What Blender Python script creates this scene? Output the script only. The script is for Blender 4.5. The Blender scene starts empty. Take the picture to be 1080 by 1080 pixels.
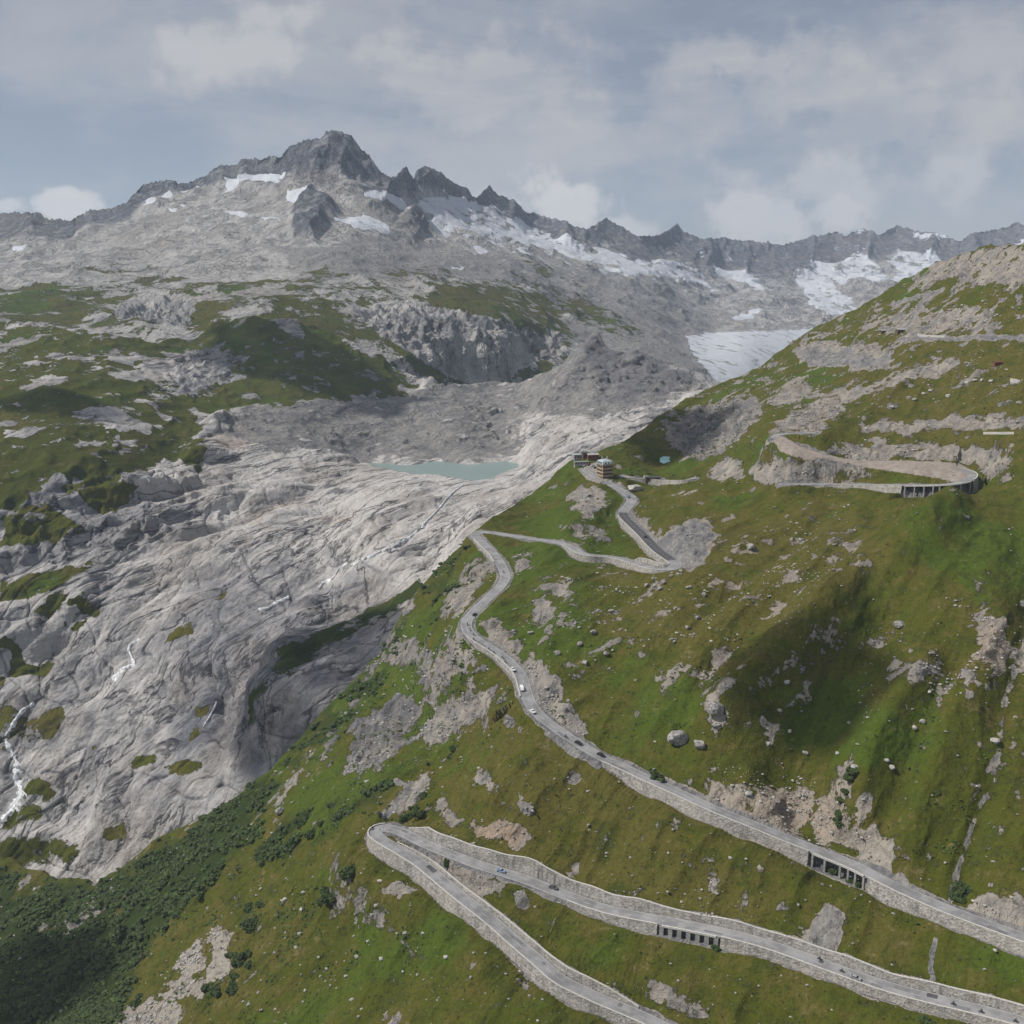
import bpy, bmesh, math, random
import numpy as np
from mathutils import Vector, Matrix, Euler
random.seed(7); RNG = np.random.default_rng(11)
S = bpy.context.scene
col = S.collection
R = math.radians
Q = 1.25            # terrain grid step in photo pixels

# ------------------------------------------------------------------ camera
F = 1083.0; PITCH = R(12.5); CP, SP = math.cos(PITCH), math.sin(PITCH)
cam = bpy.data.objects.new('camera', bpy.data.cameras.new('camera')); col.objects.link(cam)
cam.data.sensor_width = 36; cam.data.lens = F / 1080 * 36
cam.data.clip_start = 1; cam.data.clip_end = 40000
cam.location = (0, 0, 0); cam.rotation_euler = (R(90) - PITCH, 0, 0)
S.camera = cam

def ray(px, py):
    a = (np.asarray(px, float) - 540) / F; b = (540 - np.asarray(py, float)) / F
    return np.stack([a, CP + b * SP, -SP + b * CP], -1)
def unproj(px, py, Y):
    r = ray(px, py); return r * (np.asarray(Y, float) / r[..., 1])[..., None]
def proj(P):
    d = P[..., 1] * CP - P[..., 2] * SP
    u = P[..., 1] * SP + P[..., 2] * CP
    d = np.maximum(d, 1)
    return 540 + F * P[..., 0] / d, 540 - F * u / d

# ------------------------------------------------------------------ noise
def _hash(ix, iy, iz):
    h = (ix * 374761393 + iy * 668265263 + iz * 2147483647 * 0 + iz * 1274126177) & 0xffffffff
    h = ((h ^ (h >> 13)) * 1274126177) & 0xffffffff
    return (h ^ (h >> 16)) & 0xffffffff
_G = RNG.normal(size=(256, 3)).astype(np.float32); _G /= np.linalg.norm(_G, axis=1)[:, None]
def perlin(x, y, z):
    x = np.asarray(x, np.float32); y = np.asarray(y, np.float32); z = np.asarray(z, np.float32)
    x, y, z = np.broadcast_arrays(x, y, z)
    x0 = np.floor(x); y0 = np.floor(y); z0 = np.floor(z)
    fx, fy, fz = x - x0, y - y0, z - z0
    ix, iy, iz = x0.astype(np.int64), y0.astype(np.int64), z0.astype(np.int64)
    u, v, w = [t * t * t * (t * (t * 6 - 15) + 10) for t in (fx, fy, fz)]
    out = 0
    for dx in (0, 1):
        wx = u if dx else 1 - u
        for dy in (0, 1):
            wy = v if dy else 1 - v
            for dz in (0, 1):
                wz = w if dz else 1 - w
                g = _G[_hash(ix + dx, iy + dy, iz + dz) & 255]
                out = out + wx * wy * wz * (g[..., 0] * (fx - dx) + g[..., 1] * (fy - dy) + g[..., 2] * (fz - dz))
    return out * 1.6
def fbm(x, y, z, o=5, g=0.5, ridged=False, lac=2.03):
    s = 0; a = 1.0; n = 0; wgt = 1.0
    for i in range(o):
        p = perlin(x + 17.3 * i, y - 9.1 * i, z + 3.7 * i)
        if ridged:
            p = (1 - np.abs(p) * 1.6); p = p * p * wgt; wgt = np.clip(p * 1.6, 0, 1); p = p - 0.45
        s = s + a * p; n += a; a *= g; x = x * lac; y = y * lac; z = z * lac
    return s / n
def sstep(a, b, x):
    t = np.clip((x - a) / (b - a), 0, 1); return t * t * (3 - 2 * t)

# ------------------------------------------------------------------ screen-traced regions, laid onto the ground
def poly_sd(X, Y, pts, pad=30):
    pts = np.array(pts, float); out = np.full(X.shape, -999.0)
    m = (X > pts[:, 0].min() - pad) & (X < pts[:, 0].max() + pad) & (Y > pts[:, 1].min() - pad) & (Y < pts[:, 1].max() + pad)
    x, y = X[m], Y[m]; ins = np.zeros(x.shape, bool); d = np.full(x.shape, 1e9)
    for i in range(len(pts)):
        x1, y1 = pts[i - 1]; x2, y2 = pts[i]
        c = ((y1 > y) != (y2 > y)) & (x < (x2 - x1) * (y - y1) / (y2 - y1 + 1e-12) + x1); ins ^= c
        ex, ey = x2 - x1, y2 - y1; t = np.clip(((x - x1) * ex + (y - y1) * ey) / (ex * ex + ey * ey + 1e-9), 0, 1)
        d = np.minimum(d, (x - x1 - t * ex) ** 2 + (y - y1 - t * ey) ** 2)
    out[m] = np.where(ins, 1, -1) * np.sqrt(d); return out
def poly_m(X, Y, pts, f=4): return sstep(-f, f, poly_sd(X, Y, pts))
def blob(X, Y, cx, cy, rx, ry, ang=0, soft=0.5):
    c, s = math.cos(R(ang)), math.sin(R(ang)); dx, dy = X - cx, Y - cy
    d = np.sqrt(((dx * c + dy * s) / rx) ** 2 + ((-dx * s + dy * c) / ry) ** 2)
    return 1 - sstep(1 - soft, 1 + soft, d)
def line_d(X, Y, pts):
    pts = np.array(pts, float); d = np.full(X.shape, 1e9)
    for i in range(1, len(pts)):
        x1, y1 = pts[i - 1]; x2, y2 = pts[i]; ex, ey = x2 - x1, y2 - y1
        t = np.clip(((X - x1) * ex + (Y - y1) * ey) / (ex * ex + ey * ey + 1e-9), 0, 1)
        d = np.minimum(d, (X - x1 - t * ex) ** 2 + (Y - y1 - t * ey) ** 2)
    return np.sqrt(d)

# ------------------------------------------------------------------ sheets of terrain
class Sheet: pass
def tps(ctrl):
    c = np.array(ctrl, float); p = c[:, :2] / 400; v = np.log(c[:, 2]); n = len(p)
    def k(r2): return 0.5 * r2 * np.log(r2 + 1e-12)
    K = k(((p[:, None] - p[None]) ** 2).sum(-1)) + np.eye(n) * 2e-4
    P = np.c_[np.ones(n), p]; A = np.zeros((n + 3, n + 3)); A[:n, :n] = K; A[:n, n:] = P; A[n:, :n] = P.T
    w = np.linalg.solve(A, np.r_[v, 0, 0, 0])
    def f(px, py):
        x, y = np.asarray(px) / 400, np.asarray(py) / 400
        s = w[n] + w[n + 1] * x + w[n + 2] * y
        for i in range(n): s = s + w[i] * k((x - p[i, 0]) ** 2 + (y - p[i, 1]) ** 2)
        return np.exp(s)
    return f
def make_sheet(ctrl, crest, x0, x1, bottom, step, skirt, rowstep=None):
    s = Sheet(); f = tps(ctrl); s.f = f
    cr = np.array(crest, float); br = np.array(bottom, float)
    nx = int((x1 - x0) / step) + 1; pxs = np.linspace(x0, x1, nx)
    top = np.interp(pxs, cr[:, 0], cr[:, 1]); bot = np.interp(pxs, br[:, 0], br[:, 1])
    ny = int((bot - top).max() / (rowstep or step)) + 1
    t = np.linspace(0, 1, ny)[:, None]
    PY = bot[None] * (1 - t) + top[None] * t; PX = np.broadcast_to(pxs, PY.shape)
    P = unproj(PX, PY, f(PX, PY))
    Pc = P[-1]; h = Pc[:, :2] / np.linalg.norm(Pc[:, :2], axis=1)[:, None]
    rows = []
    for d, dz in skirt:
        q = Pc.copy(); q[:, :2] += h * d; q[:, 2] -= dz; rows.append(q)
    P = np.concatenate([P, np.array(rows)], 0)
    s.P = P; s.ny = ny; s.nx = nx; s.x0, s.x1 = x0, x1; s.top, s.bot = top, bot
    return s
def normals(P):
    du = np.gradient(P, axis=1); dv = np.gradient(P, axis=0)
    n = np.cross(du, dv); n /= np.linalg.norm(n, axis=-1)[..., None] + 1e-9
    n[n[..., 2] < -0.2] *= -1
    return n
def surf(s, px, py, it=8):
    """the point of the sheet seen at photo position (px, py)"""
    scalar = np.ndim(px) == 0
    px = np.atleast_1d(np.asarray(px, float)); py = np.atleast_1d(np.asarray(py, float))
    gx, gy = px.copy(), py.copy()
    for _ in range(it):
        ci = np.clip((gx - s.x0) / (s.x1 - s.x0) * (s.nx - 1), 0, s.nx - 1.001)
        i = ci.astype(int); fi = (ci - i)[:, None]
        b = s.bot[i]; t = s.top[i]; rj = np.clip((b - gy) / (b - t) * (s.ny - 1), 0, s.ny - 1.001)
        j = rj.astype(int); fj = (rj - j)[:, None]
        p = (s.P[j, i] * (1 - fi) + s.P[j, i + 1] * fi) * (1 - fj) + (s.P[j + 1, i] * (1 - fi) + s.P[j + 1, i + 1] * fi) * fj
        qx, qy = proj(p); gx = gx + (px - qx) * 0.8; gy = gy + (py - qy) * 0.8
    return p[0] if scalar else p
def link(name, me, mat=None, parent=None):
    o = bpy.data.objects.new(name, me); col.objects.link(o)
    if mat: me.materials.append(mat)
    if parent: o.parent = parent
    return o
def mesh_np(name, V, Fq, smooth=False):
    V = np.ascontiguousarray(V, np.float32).reshape(-1, 3); Fq = np.ascontiguousarray(Fq, np.int32)
    k = Fq.shape[1]; me = bpy.data.meshes.new(name)
    me.vertices.add(len(V)); me.vertices.foreach_set('co', V.ravel())
    me.loops.add(Fq.size); me.loops.foreach_set('vertex_index', Fq.ravel())
    me.polygons.add(len(Fq)); me.polygons.foreach_set('loop_start', np.arange(0, Fq.size, k, dtype=np.int32))
    me.polygons.foreach_set('loop_total', np.full(len(Fq), k, np.int32))
    me.polygons.foreach_set('use_smooth', np.full(len(Fq), smooth, bool))
    me.update(calc_edges=True); return me
def grid_faces(nr, nc):
    i = (np.arange(nr - 1)[:, None] * nc + np.arange(nc - 1)[None]).ravel()
    return np.stack([i, i + 1, i + nc + 1, i + nc], 1)
def sheet_obj(s, name, mat, A, B):
    me = mesh_np(name, s.P, grid_faces(s.P.shape[0], s.nx), smooth=True)
    for nm, arr in (('ma', A), ('mb', B)):
        at = me.color_attributes.new(nm, 'FLOAT_COLOR', 'POINT')
        at.data.foreach_set('color', np.ascontiguousarray(np.clip(arr, 0, 1), np.float32).ravel())
    o = link(name, me, mat); o['kind'] = 'structure'; return o
def tag(o, label, cat, group=None):
    o['label'] = label; o['category'] = cat
    if group: o['group'] = group
    return o

# ------------------------------------------------------------------ materials
def nodes(name):
    m = bpy.data.materials.new(name); m.use_nodes = True; nt = m.node_tree
    return m, nt, nt.nodes['Principled BSDF']
def N(nt, typ, **kw):
    n = nt.nodes.new(typ)
    for k, v in kw.items():
        if hasattr(n, k): setattr(n, k, v)
        else: n.inputs[k.replace('_', ' ')].default_value = v
    return n
def math_n(nt, op, a, b=None, c=None, clamp=False):
    n = nt.nodes.new('ShaderNodeMath'); n.operation = op; n.use_clamp = clamp
    for i, v in enumerate((a, b, c)):
        if v is None: continue
        if hasattr(v, 'is_linked') or hasattr(v, 'links'): nt.links.new(v, n.inputs[i])
        else: n.inputs[i].default_value = v
    return n.outputs[0]
def mixc(nt, f, a, b):
    n = nt.nodes.new('ShaderNodeMix'); n.data_type = 'RGBA'
    for sock, v in ((n.inputs[0], f), (n.inputs[6], a), (n.inputs[7], b)):
        if hasattr(v, 'links'): nt.links.new(v, sock)
        elif isinstance(v, (tuple, list)): sock.default_value = (*v, 1)
        else: sock.default_value = v
    return n.outputs[2]
def ss(nt, a, b, x):
    n = nt.nodes.new('ShaderNodeMapRange'); n.interpolation_type = 'SMOOTHSTEP'
    n.inputs[1].default_value = a; n.inputs[2].default_value = b; nt.links.new(x, n.inputs[0]); return n.outputs[0]
def noise(nt, vec, scale, detail=5, rough=0.6, dist=0):
    n = N(nt, 'ShaderNodeTexNoise', Scale=scale, Detail=detail, Roughness=rough, Distortion=dist)
    nt.links.new(vec, n.inputs['Vector']); return n.outputs['Fac']
def terrain_mat(name, u,  warm=(0.40, 0.375, 0.34), dark=(0.105, 0.11, 0.125), stretch=(1, 1, 1), rot=0, bump=1.0, lines=0.6, grassk=1.0, lw=1.0, scrk=1.0, kst=.8, wob=1.0):
    """u: size in metres of the finest grain seen"""
    m, nt, bs = nodes(name); L = nt.links.new
    geo = N(nt, 'ShaderNodeNewGeometry'); pos = geo.outputs['Position']
    a = N(nt, 'ShaderNodeAttribute', attribute_name='ma'); b = N(nt, 'ShaderNodeAttribute', attribute_name='mb')
    sa = N(nt, 'ShaderNodeSeparateColor'); L(a.outputs['Color'], sa.inputs[0])
    sb = N(nt, 'ShaderNodeSeparateColor'); L(b.outputs['Color'], sb.inputs[0])
    grass, rdark, snow, scree = sa.outputs[0], sa.outputs[1], sa.outputs[2], a.outputs['Alpha']
    vivid, dry, tint, shrub = sb.outputs[0], sb.outputs[1], sb.outputs[2], b.outputs['Alpha']
    def sub(x, k=.5): return math_n(nt, 'SUBTRACT', x, k)
    def mul(x, k): return math_n(nt, 'MULTIPLY', x, k)
    def add(x, y): return math_n(nt, 'ADD', x, y)
    def st_(x, k=2.2): return math_n(nt, 'MULTIPLY_ADD', x, k, .5 - .5 * k)
    nf = st_(noise(nt, pos, 0.40 / u, 5, 0.7), 2.0); nm = st_(noise(nt, pos, 0.075 / u, 8, 0.68)); nl = st_(noise(nt, pos, 0.018 / u, 7, 0.64))
    r1 = N(nt, 'ShaderNodeVectorRotate'); r1.rotation_type = 'Z_AXIS'; r1.inputs['Angle'].default_value = rot; L(pos, r1.inputs['Vector'])
    mp = N(nt, 'ShaderNodeMapping'); mp.inputs['Scale'].default_value = stretch; L(r1.outputs[0], mp.inputs[0])
    sp = mp.outputs[0]
    def fissure(scale, wd, dist=.6, det=5):
        n_ = noise(nt, sp, scale / u, det, 0.55, dist); ab = math_n(nt, 'ABSOLUTE', sub(n_)); return ss(nt, wd, 0.0, ab)
    f1 = mul(fissure(.040, .012 * lw, wob), ss(nt, .36, .55, noise(nt, pos, .02 / u, 3, .6))); f2 = fissure(.11, .02 * lw, .4); stk = st_(noise(nt, sp, .11 / u, 7, .7, .2))
    patchy = ss(nt, .42, .62, noise(nt, pos, .012 / u, 4, .6))
    fis = math_n(nt, 'MAXIMUM', f1, mul(f2, patchy))
    # rock
    k = math_n(nt, 'ADD', rdark, add(mul(sub(nm), 0.55), mul(sub(stk), kst)), clamp=True)
    rock = mixc(nt, k, warm, dark)
    rock = mixc(nt, mul(ss(nt, 0.48, 0.72, nl), 0.35), rock, (0.24, 0.205, 0.17))
    rock = mixc(nt, mul(ss(nt, 0.42, 0.15, nf), 0.5), rock, (0.10, 0.10, 0.10))
    rock = mixc(nt, mul(ss(nt, 0.4, 0.0, st_(noise(nt, pos, 1.1 / u, 3, 0.75), 2.2)), 0.45), rock, (0.09, 0.09, 0.095))
    rock = mixc(nt, mul(ss(nt, 0.62, 0.9, nf), 0.3), rock, (0.55, 0.53, 0.50))
    rock = mixc(nt, mul(fis, lines), rock, (0.045, 0.045, 0.05))
    rock = mixc(nt, tint, rock, (0.36, 0.25, 0.16))
    # scree
    scr = mixc(nt, ss(nt, 0.35, 0.65, nf), (0.13, 0.13, 0.135), (0.30, 0.29, 0.275))
    scr = mixc(nt, 0.55, scr, mixc(nt, ss(nt, .3, .7, add(mul(nm, .5), mul(stk, .5))), (0.12, 0.12, 0.13), (0.30, 0.285, 0.26)))
    scr = mixc(nt, math_n(nt, 'MULTIPLY', sub(rdark, .35), 1.0, clamp=True), scr, (0.12, 0.12, 0.135))
    if scrk != 1: scr = mixc(nt, .5, scr, (.36, .355, .35))
    # grass
    def G(c): return tuple(x * grassk for x in c)
    g1 = mixc(nt, ss(nt, 0.3, 0.7, add(dry, mul(sub(nm), 1.3))), G((0.088, 0.098, 0.013)), G((0.118, 0.106, 0.024)))
    g2 = mixc(nt, ss(nt, 0.35, 0.75, add(vivid, mul(sub(nl), 1.5))), g1, G((0.080, 0.118, 0.015)))
    g2 = mixc(nt, mul(ss(nt, 0.50, 0.15, nf), 0.55), g2, G((0.036, 0.046, 0.014)))
    g2 = mixc(nt, mul(ss(nt, 0.48, 0.2, nm), 0.5), g2, G((0.050, 0.062, 0.016)))
    g2 = mixc(nt, mul(ss(nt, 0.72, 0.95, nf), 0.6), g2, (0.22, 0.19, 0.10))
    g2 = mixc(nt, mul(ss(nt, 0.66, 0.85, add(mul(nm, .65), mul(nf, .35))), 0.5), g2, (0.22, 0.175, 0.10))
    nx = st_(noise(nt, pos, 1.15 / u, 4, 0.75), 2.2)
    g2 = mixc(nt, mul(ss(nt, 0.45, 0.05, nx), 0.65), g2, G((0.026, 0.036, 0.010)))
    g2 = mixc(nt, mul(ss(nt, 0.62, 1.0, nx), 0.45), g2, G((0.20, 0.185, 0.075)))
    g2 = mixc(nt, mul(shrub, 0.85), g2, (0.024, 0.040, 0.013))
    c = mixc(nt, ss(nt, 0.38, 0.62, add(scree, mul(sub(nm), 0.7))), rock, scr)
    gm = add(add(grass, mul(sub(nm), .75)), mul(sub(nf), 0.45))
    gm = math_n(nt, 'SUBTRACT', gm, mul(sub(stk), .55))
    gf = ss(nt, 0.44, 0.56, gm)
    c = mixc(nt, gf, c, g2)
    sm = add(snow, add(mul(sub(nm), 0.6), mul(sub(stk), .6)))
    sf = ss(nt, 0.46, 0.58, sm); c = mixc(nt, sf, c, (0.52, 0.54, 0.58))
    L(c, bs.inputs['Base Color']); bs.inputs['Roughness'].default_value = 0.95
    bs.inputs['Specular IOR Level'].default_value = 0.06
    # relief
    ng = math_n(nt, 'SUBTRACT', 1.0, mul(gf, .75))
    h = add(mul(nf, 0.6), mul(mul(nm, 2.2), ng))
    h = add(h, mul(mul(stk, 2.4), ng)); h = math_n(nt, 'SUBTRACT', h, mul(fis, mul(ng, .9)))
    h = mul(h, math_n(nt, 'SUBTRACT', 1.0, mul(sf, 0.8)))
    bp = N(nt, 'ShaderNodeBump', Strength=0.9, Distance=u * bump); L(h, bp.inputs['Height']); L(bp.outputs[0], bs.inputs['Normal'])
    return m
def plain(name, c, rough=0.8, var=0.25, scale=1.0, metal=0, spec=0.3, bump=0.0, c2=None):
    m, nt, bs = nodes(name); tc = N(nt, 'ShaderNodeNewGeometry')
    n = noise(nt, tc.outputs['Position'], scale, 5, 0.65)
    lo = tuple(x * (1 - var) for x in c) if c2 is None else c2
    hi = tuple(min(1, x * (1 + var)) for x in c)
    nt.links.new(mixc(nt, ss(nt, 0.35, 0.65, n), lo, hi), bs.inputs['Base Color'])
    bs.inputs['Roughness'].default_value = rough; bs.inputs['Metallic'].default_value = metal
    bs.inputs['Specular IOR Level'].default_value = spec
    if bump:
        b = N(nt, 'ShaderNodeBump', Strength=0.8, Distance=bump); nt.links.new(n, b.inputs['Height']); nt.links.new(b.outputs[0], bs.inputs['Normal'])
    return m
def wall_mat():
    m, nt, bs = nodes('wall_stone'); g = N(nt, 'ShaderNodeNewGeometry')
    vo = N(nt, 'ShaderNodeTexVoronoi', feature='F1', Scale=1.1); nt.links.new(g.outputs['Position'], vo.inputs['Vector'])
    sep = N(nt, 'ShaderNodeSeparateColor'); nt.links.new(vo.outputs['Color'], sep.inputs[0])
    n = noise(nt, g.outputs['Position'], 0.25, 5, 0.6)
    c = mixc(nt, sep.outputs[0], (0.20, 0.19, 0.175), (0.43, 0.41, 0.375))
    c = mixc(nt, math_n(nt, 'MULTIPLY', ss(nt, 0.45, 0.75, n), 0.6), c, (0.17, 0.15, 0.115))
    mp = N(nt, 'ShaderNodeMapping'); mp.inputs['Scale'].default_value = (1, 1, .12); nt.links.new(g.outputs['Position'], mp.inputs[0])
    st2 = noise(nt, mp.outputs[0], .35, 5, .7); big = noise(nt, g.outputs['Position'], .05, 4, .6)
    c = mixc(nt, math_n(nt, 'MULTIPLY', ss(nt, .5, .66, st2), .55), c, (.09, .088, .08))
    c = mixc(nt, math_n(nt, 'MULTIPLY', ss(nt, .45, .65, big), .35), c, (.42, .39, .33))
    nt.links.new(c, bs.inputs['Base Color']); bs.inputs['Roughness'].default_value = 0.95
    b = N(nt, 'ShaderNodeBump', Strength=1.0, Distance=0.25); nt.links.new(vo.outputs['Distance'], b.inputs['Height']); nt.links.new(b.outputs[0], bs.inputs['Normal'])
    return m
M = {
 'hill': terrain_mat('hill_ground', 1.0, warm=(0.36, 0.325, 0.275), dark=(0.15, 0.15, 0.155), bump=0.8, stretch=(.45, 1, .8), rot=R(-50), grassk=.80),
 'valley': terrain_mat('valley_ground', 1.7, warm=(0.53, 0.507, 0.485), dark=(0.15, 0.155, 0.175), stretch=(.17, 1, .7), rot=R(-52), bump=.8, lines=.85, lw=1.6, grassk=.8, wob=.45),
 'mount': terrain_mat('mountain_ground', 4.2, warm=(0.50, 0.485, 0.465), dark=(0.13, 0.14, 0.165), stretch=(1, 1, .35), bump=1.3, lines=.6, scrk=1.35, kst=1.25, lw=1.3, grassk=.85),
 'asphalt': plain('asphalt', (0.235, 0.233, 0.235), 0.9, 0.22, 0.12),
 'asphalt_new': plain('asphalt_new', (0.075, 0.075, 0.08), 0.9, 0.15, 0.3),
 'asphalt_patch': plain('asphalt_patch', (0.16, 0.16, 0.165), 0.9, 0.15, 0.3),
 'tussock': plain('tussock_grass', (0.055, 0.066, 0.016), 0.9, 0.5, 0.15),
 'gravel': plain('gravel', (0.24, 0.225, 0.20), 0.95, 0.3, 0.5, bump=0.3),
 'paving': plain('paving', (0.25, 0.215, 0.185), 0.95, 0.15, 0.3),
 'line': plain('road_paint', (0.42, 0.42, 0.41), 0.8, 0.2, 1.0),
 'wall': wall_mat(),
 'cap': plain('coping_stone', (0.46, 0.445, 0.415), 0.9, 0.2, 1.5),
 'concrete': plain('concrete', (0.27, 0.265, 0.25), 0.9, 0.2, 0.6),
 'boulder': plain('boulder_rock', (0.25, 0.24, 0.225), 0.95, 0.5, 0.9, bump=0.5),
 'boulder_pale': plain('boulder_pale', (0.36, 0.345, 0.32), 0.95, 0.3, 0.9, bump=0.4),
 'leaf': plain('shrub_leaf', (0.036, 0.056, 0.015), 0.85, 0.55, 0.7),
 'leaf2': plain('shrub_leaf_light', (0.060, 0.095, 0.022), 0.85, 0.4, 0.7),
 'foam': plain('foaming_water', (0.66, 0.68, 0.70), 0.5, 0.2, 0.35, bump=0.6, c2=(0.34, 0.35, 0.36)),
 'glass': plain('car_glass', (0.02, 0.022, 0.026), 0.15, 0.1, 1, spec=0.6),
 'tyre': plain('tyre', (0.02, 0.02, 0.02), 0.8, 0.1, 1),
 'white': plain('white_paint', (0.75, 0.75, 0.74), 0.35, 0.05, 1),
 'black': plain('black_paint', (0.02, 0.02, 0.022), 0.3, 0.1, 1),
 'silver': plain('silver_paint', (0.45, 0.46, 0.48), 0.3, 0.05, 1, metal=0.4),
 'blue': plain('blue_paint', (0.22, 0.30, 0.42), 0.35, 0.05, 1),
 'grey': plain('grey_paint', (0.09, 0.095, 0.10), 0.35, 0.05, 1),
 'red': plain('red_paint', (0.28, 0.04, 0.03), 0.4, 0.1, 1),
 'ochre': plain('ochre_render', (0.42, 0.33, 0.22), 0.9, 0.12, 0.5),
 'shutter': plain('shutter_brown', (0.22, 0.13, 0.09), 0.7, 0.1, 1),
 'roof': plain('sheet_metal_roof', (0.42, 0.49, 0.52), 0.5, 0.12, 0.6, metal=0.2),
 'roofdark': plain('dark_roof', (0.06, 0.065, 0.07), 0.8, 0.2, 0.8),
 'wood': plain('old_timber', (0.13, 0.085, 0.055), 0.9, 0.3, 1.0),
 'redwood': plain('red_timber', (0.17, 0.065, 0.045), 0.9, 0.3, 1.0),
 'plaster': plain('grey_plaster', (0.36, 0.35, 0.34), 0.9, 0.15, 0.7),
 'cloth': plain('riding_clothes', (0.03, 0.03, 0.035), 0.8, 0.2, 1),
 'helmet': plain('helmet', (0.12, 0.12, 0.13), 0.3, 0.1, 1),
}
# ------------------------------------------------------------------ hillside (near slope with the pass road)
CA = [(-150,1080,540),(0,1080,505),(100,1080,480),(340,1000,455),(200,950,540),(0,905,720),(-150,900,790),(100,930,640),(285,815,650),(340,750,685),
 (400,690,715),(440,620,765),(470,590,788),(400,800,560),(450,760,590),(450,830,518),(500,800,508),
 (700,1080,368),(540,991,410),(385,880,487),(590,941,429),(735,978,392),(1080,1078,325),(1080,990,352),(735,845,444),(560,745,525),(490,660,617),(500,565,773),(715,598,632),
 (640,503,880),(600,488,935),(650,468,985),(700,435,1060),(745,410,1130),(800,385,1180),(860,345,1240),(950,300,1150),(1080,255,960),(1230,235,850),
 (850,730,486),(980,560,591),(1000,511,675),(1027,498,680),(861,478,745),(815,460,795),(790,511,772),(878,510,737),(727,506,827),(760,560,695),
 (1080,600,545),(1080,800,428),(1080,500,642),(1080,430,720),(1080,350,830),(950,400,860),(860,420,885),(700,485,935),(745,460,965),(600,640,612),(650,700,548),
 (650,803,478),(780,620,592),(870,650,530),(850,890,412),(540,640,632),(540,1250,300),(0,1250,380),(1080,1250,265),(1230,1080,300),(1230,700,470),(560,535,860),(600,560,750),(660,550,790)]
TA = [(-150,900),(0,905),(60,925),(100,930),(180,880),(285,815),(340,750),(400,690),(440,622),(470,590),(500,560),(540,535),(575,508),(600,488),(625,478),(650,466),(700,435),(745,410),(800,385),(830,366),(860,345),(905,322),(950,298),(985,276),(1010,268),(1040,261),(1080,254),(1230,232)]
A = make_sheet(CA, TA, -150, 1230, [(-150, 1240), (1230, 1240)], Q, [(3, 1), (9, 5), (20, 14), (45, 40), (90, 85), (160, 150), (260, 230)])
PX, PY = proj(A.P)
# broad forms: spurs and gullies
def push(s, PX, PY, pts, width, h):
    d = line_d(PX, PY, pts); s.P[..., 2] += h * np.exp(-(d / width) ** 2)
push(A, PX, PY, [(1000,545),(900,620),(820,700),(760,760)], 24, 18)
push(A, PX, PY, [(930,640),(870,740),(840,800),(880,880)], 34, -17)
push(A, PX, PY, [(975,700),(915,790),(895,850)], 16, 7); push(A, PX, PY, [(1010,700),(960,800),(930,880)], 16, -6)
push(A, PX, PY, [(1090,640),(1068,720),(1045,830),(1003,950)], 18, -3.5)
push(A, PX, PY, [(1050,560),(1030,700),(960,850),(930,900)], 25, 4)
push(A, PX, PY, [(985,990),(982,1045)], 8, -3)
push(A, PX, PY, [(900,560),(820,610),(740,680),(690,760)], 20, 7); push(A, PX, PY, [(850,570),(770,620),(700,690)], 14, -5)
push(A, PX, PY, [(600,560),(640,540),(655,515)], 9, 3)
push(A, PX, PY, [(560,650),(520,720),(470,800)], 20, -4)
push(A, PX, PY, [(150,1000),(260,930),(400,850)], 25, -4)
push(A, PX, PY, [(680,470),(700,490),(745,485)], 16, -7)
X, Y, Z = A.P[..., 0], A.P[..., 1], A.P[..., 2]
A.P[..., 2] += 3.4 * fbm(X / 75, Y / 75, Z / 75 + 5, 3)
fl = (X * .75 - Y * .66); A.P[..., 2] += 5.0 * fbm(fl / 55, (X * .66 + Y * .75) / 150, 0 * X + 3, 4, ridged=True)
A.base = A.P.copy()

# ------------------------------------------------------------------ the pass road
def catmull(p, n=10):
    p = np.array(p, float); q = np.r_[[2 * p[0] - p[1]], p, [2 * p[-1] - p[-2]]]; out = []
    for i in range(1, len(q) - 2):
        for t in np.arange(n) / n:
            out.append(0.5 * (2 * q[i] + (q[i + 1] - q[i - 1]) * t + (2 * q[i - 1] - 5 * q[i] + 4 * q[i + 1] - q[i + 2]) * t ** 2 + (3 * q[i] - q[i - 1] - 3 * q[i + 1] + q[i + 2]) * t ** 3))
    out.append(p[-1]); return np.array(out)
def smooth1(a, k, n=1):
    for _ in range(n):
        pad = np.pad(a, [(k, k)] + [(0, 0)] * (a.ndim - 1), mode='reflect', reflect_type='odd')
        a = sum(pad[i:i + len(a)] for i in range(2 * k + 1)) / (2 * k + 1)
    return a
def make_road(pts, w=3.6, step=2.0, zs=12):
    p = catmull(pts); P = surf(A, p[:, 0], p[:, 1])
    d = np.r_[0, np.cumsum(np.linalg.norm(np.diff(P[:, :2], axis=0), axis=1))]
    u = np.arange(0, d[-1], step); P = np.stack([np.interp(u, d, P[:, k]) for k in range(3)], 1)
    P[:, 2] = smooth1(P[:, 2], zs, 2)
    # after smoothing the height slide each point along its sight line so the road stays where it is seen
    px, py = np.interp(u, d, p[:, 0]), np.interp(u, d, p[:, 1])
    r = ray(px, py); P = r * (P[:, 2] / r[:, 2])[:, None]; P[:, :2] = smooth1(P[:, :2], 2, 2)
    rd = Sheet(); rd.P = P; rd.px, rd.py = px, py
    T = np.gradient(P, axis=0); T[:, 2] = 0; T = smooth1(T, 2, 1); T /= np.linalg.norm(T, axis=1)[:, None]
    rd.T = T; rd.Nn = np.stack([-T[:, 1], T[:, 0], T[:, 0] * 0], 1)
    n = len(P); rd.w = np.full(n, w); rd.H = np.zeros((n, 2)); rd.L = np.full((n, 2), 8.0); rd.ramp = np.full((n, 2), -1.0)
    return rd
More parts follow.
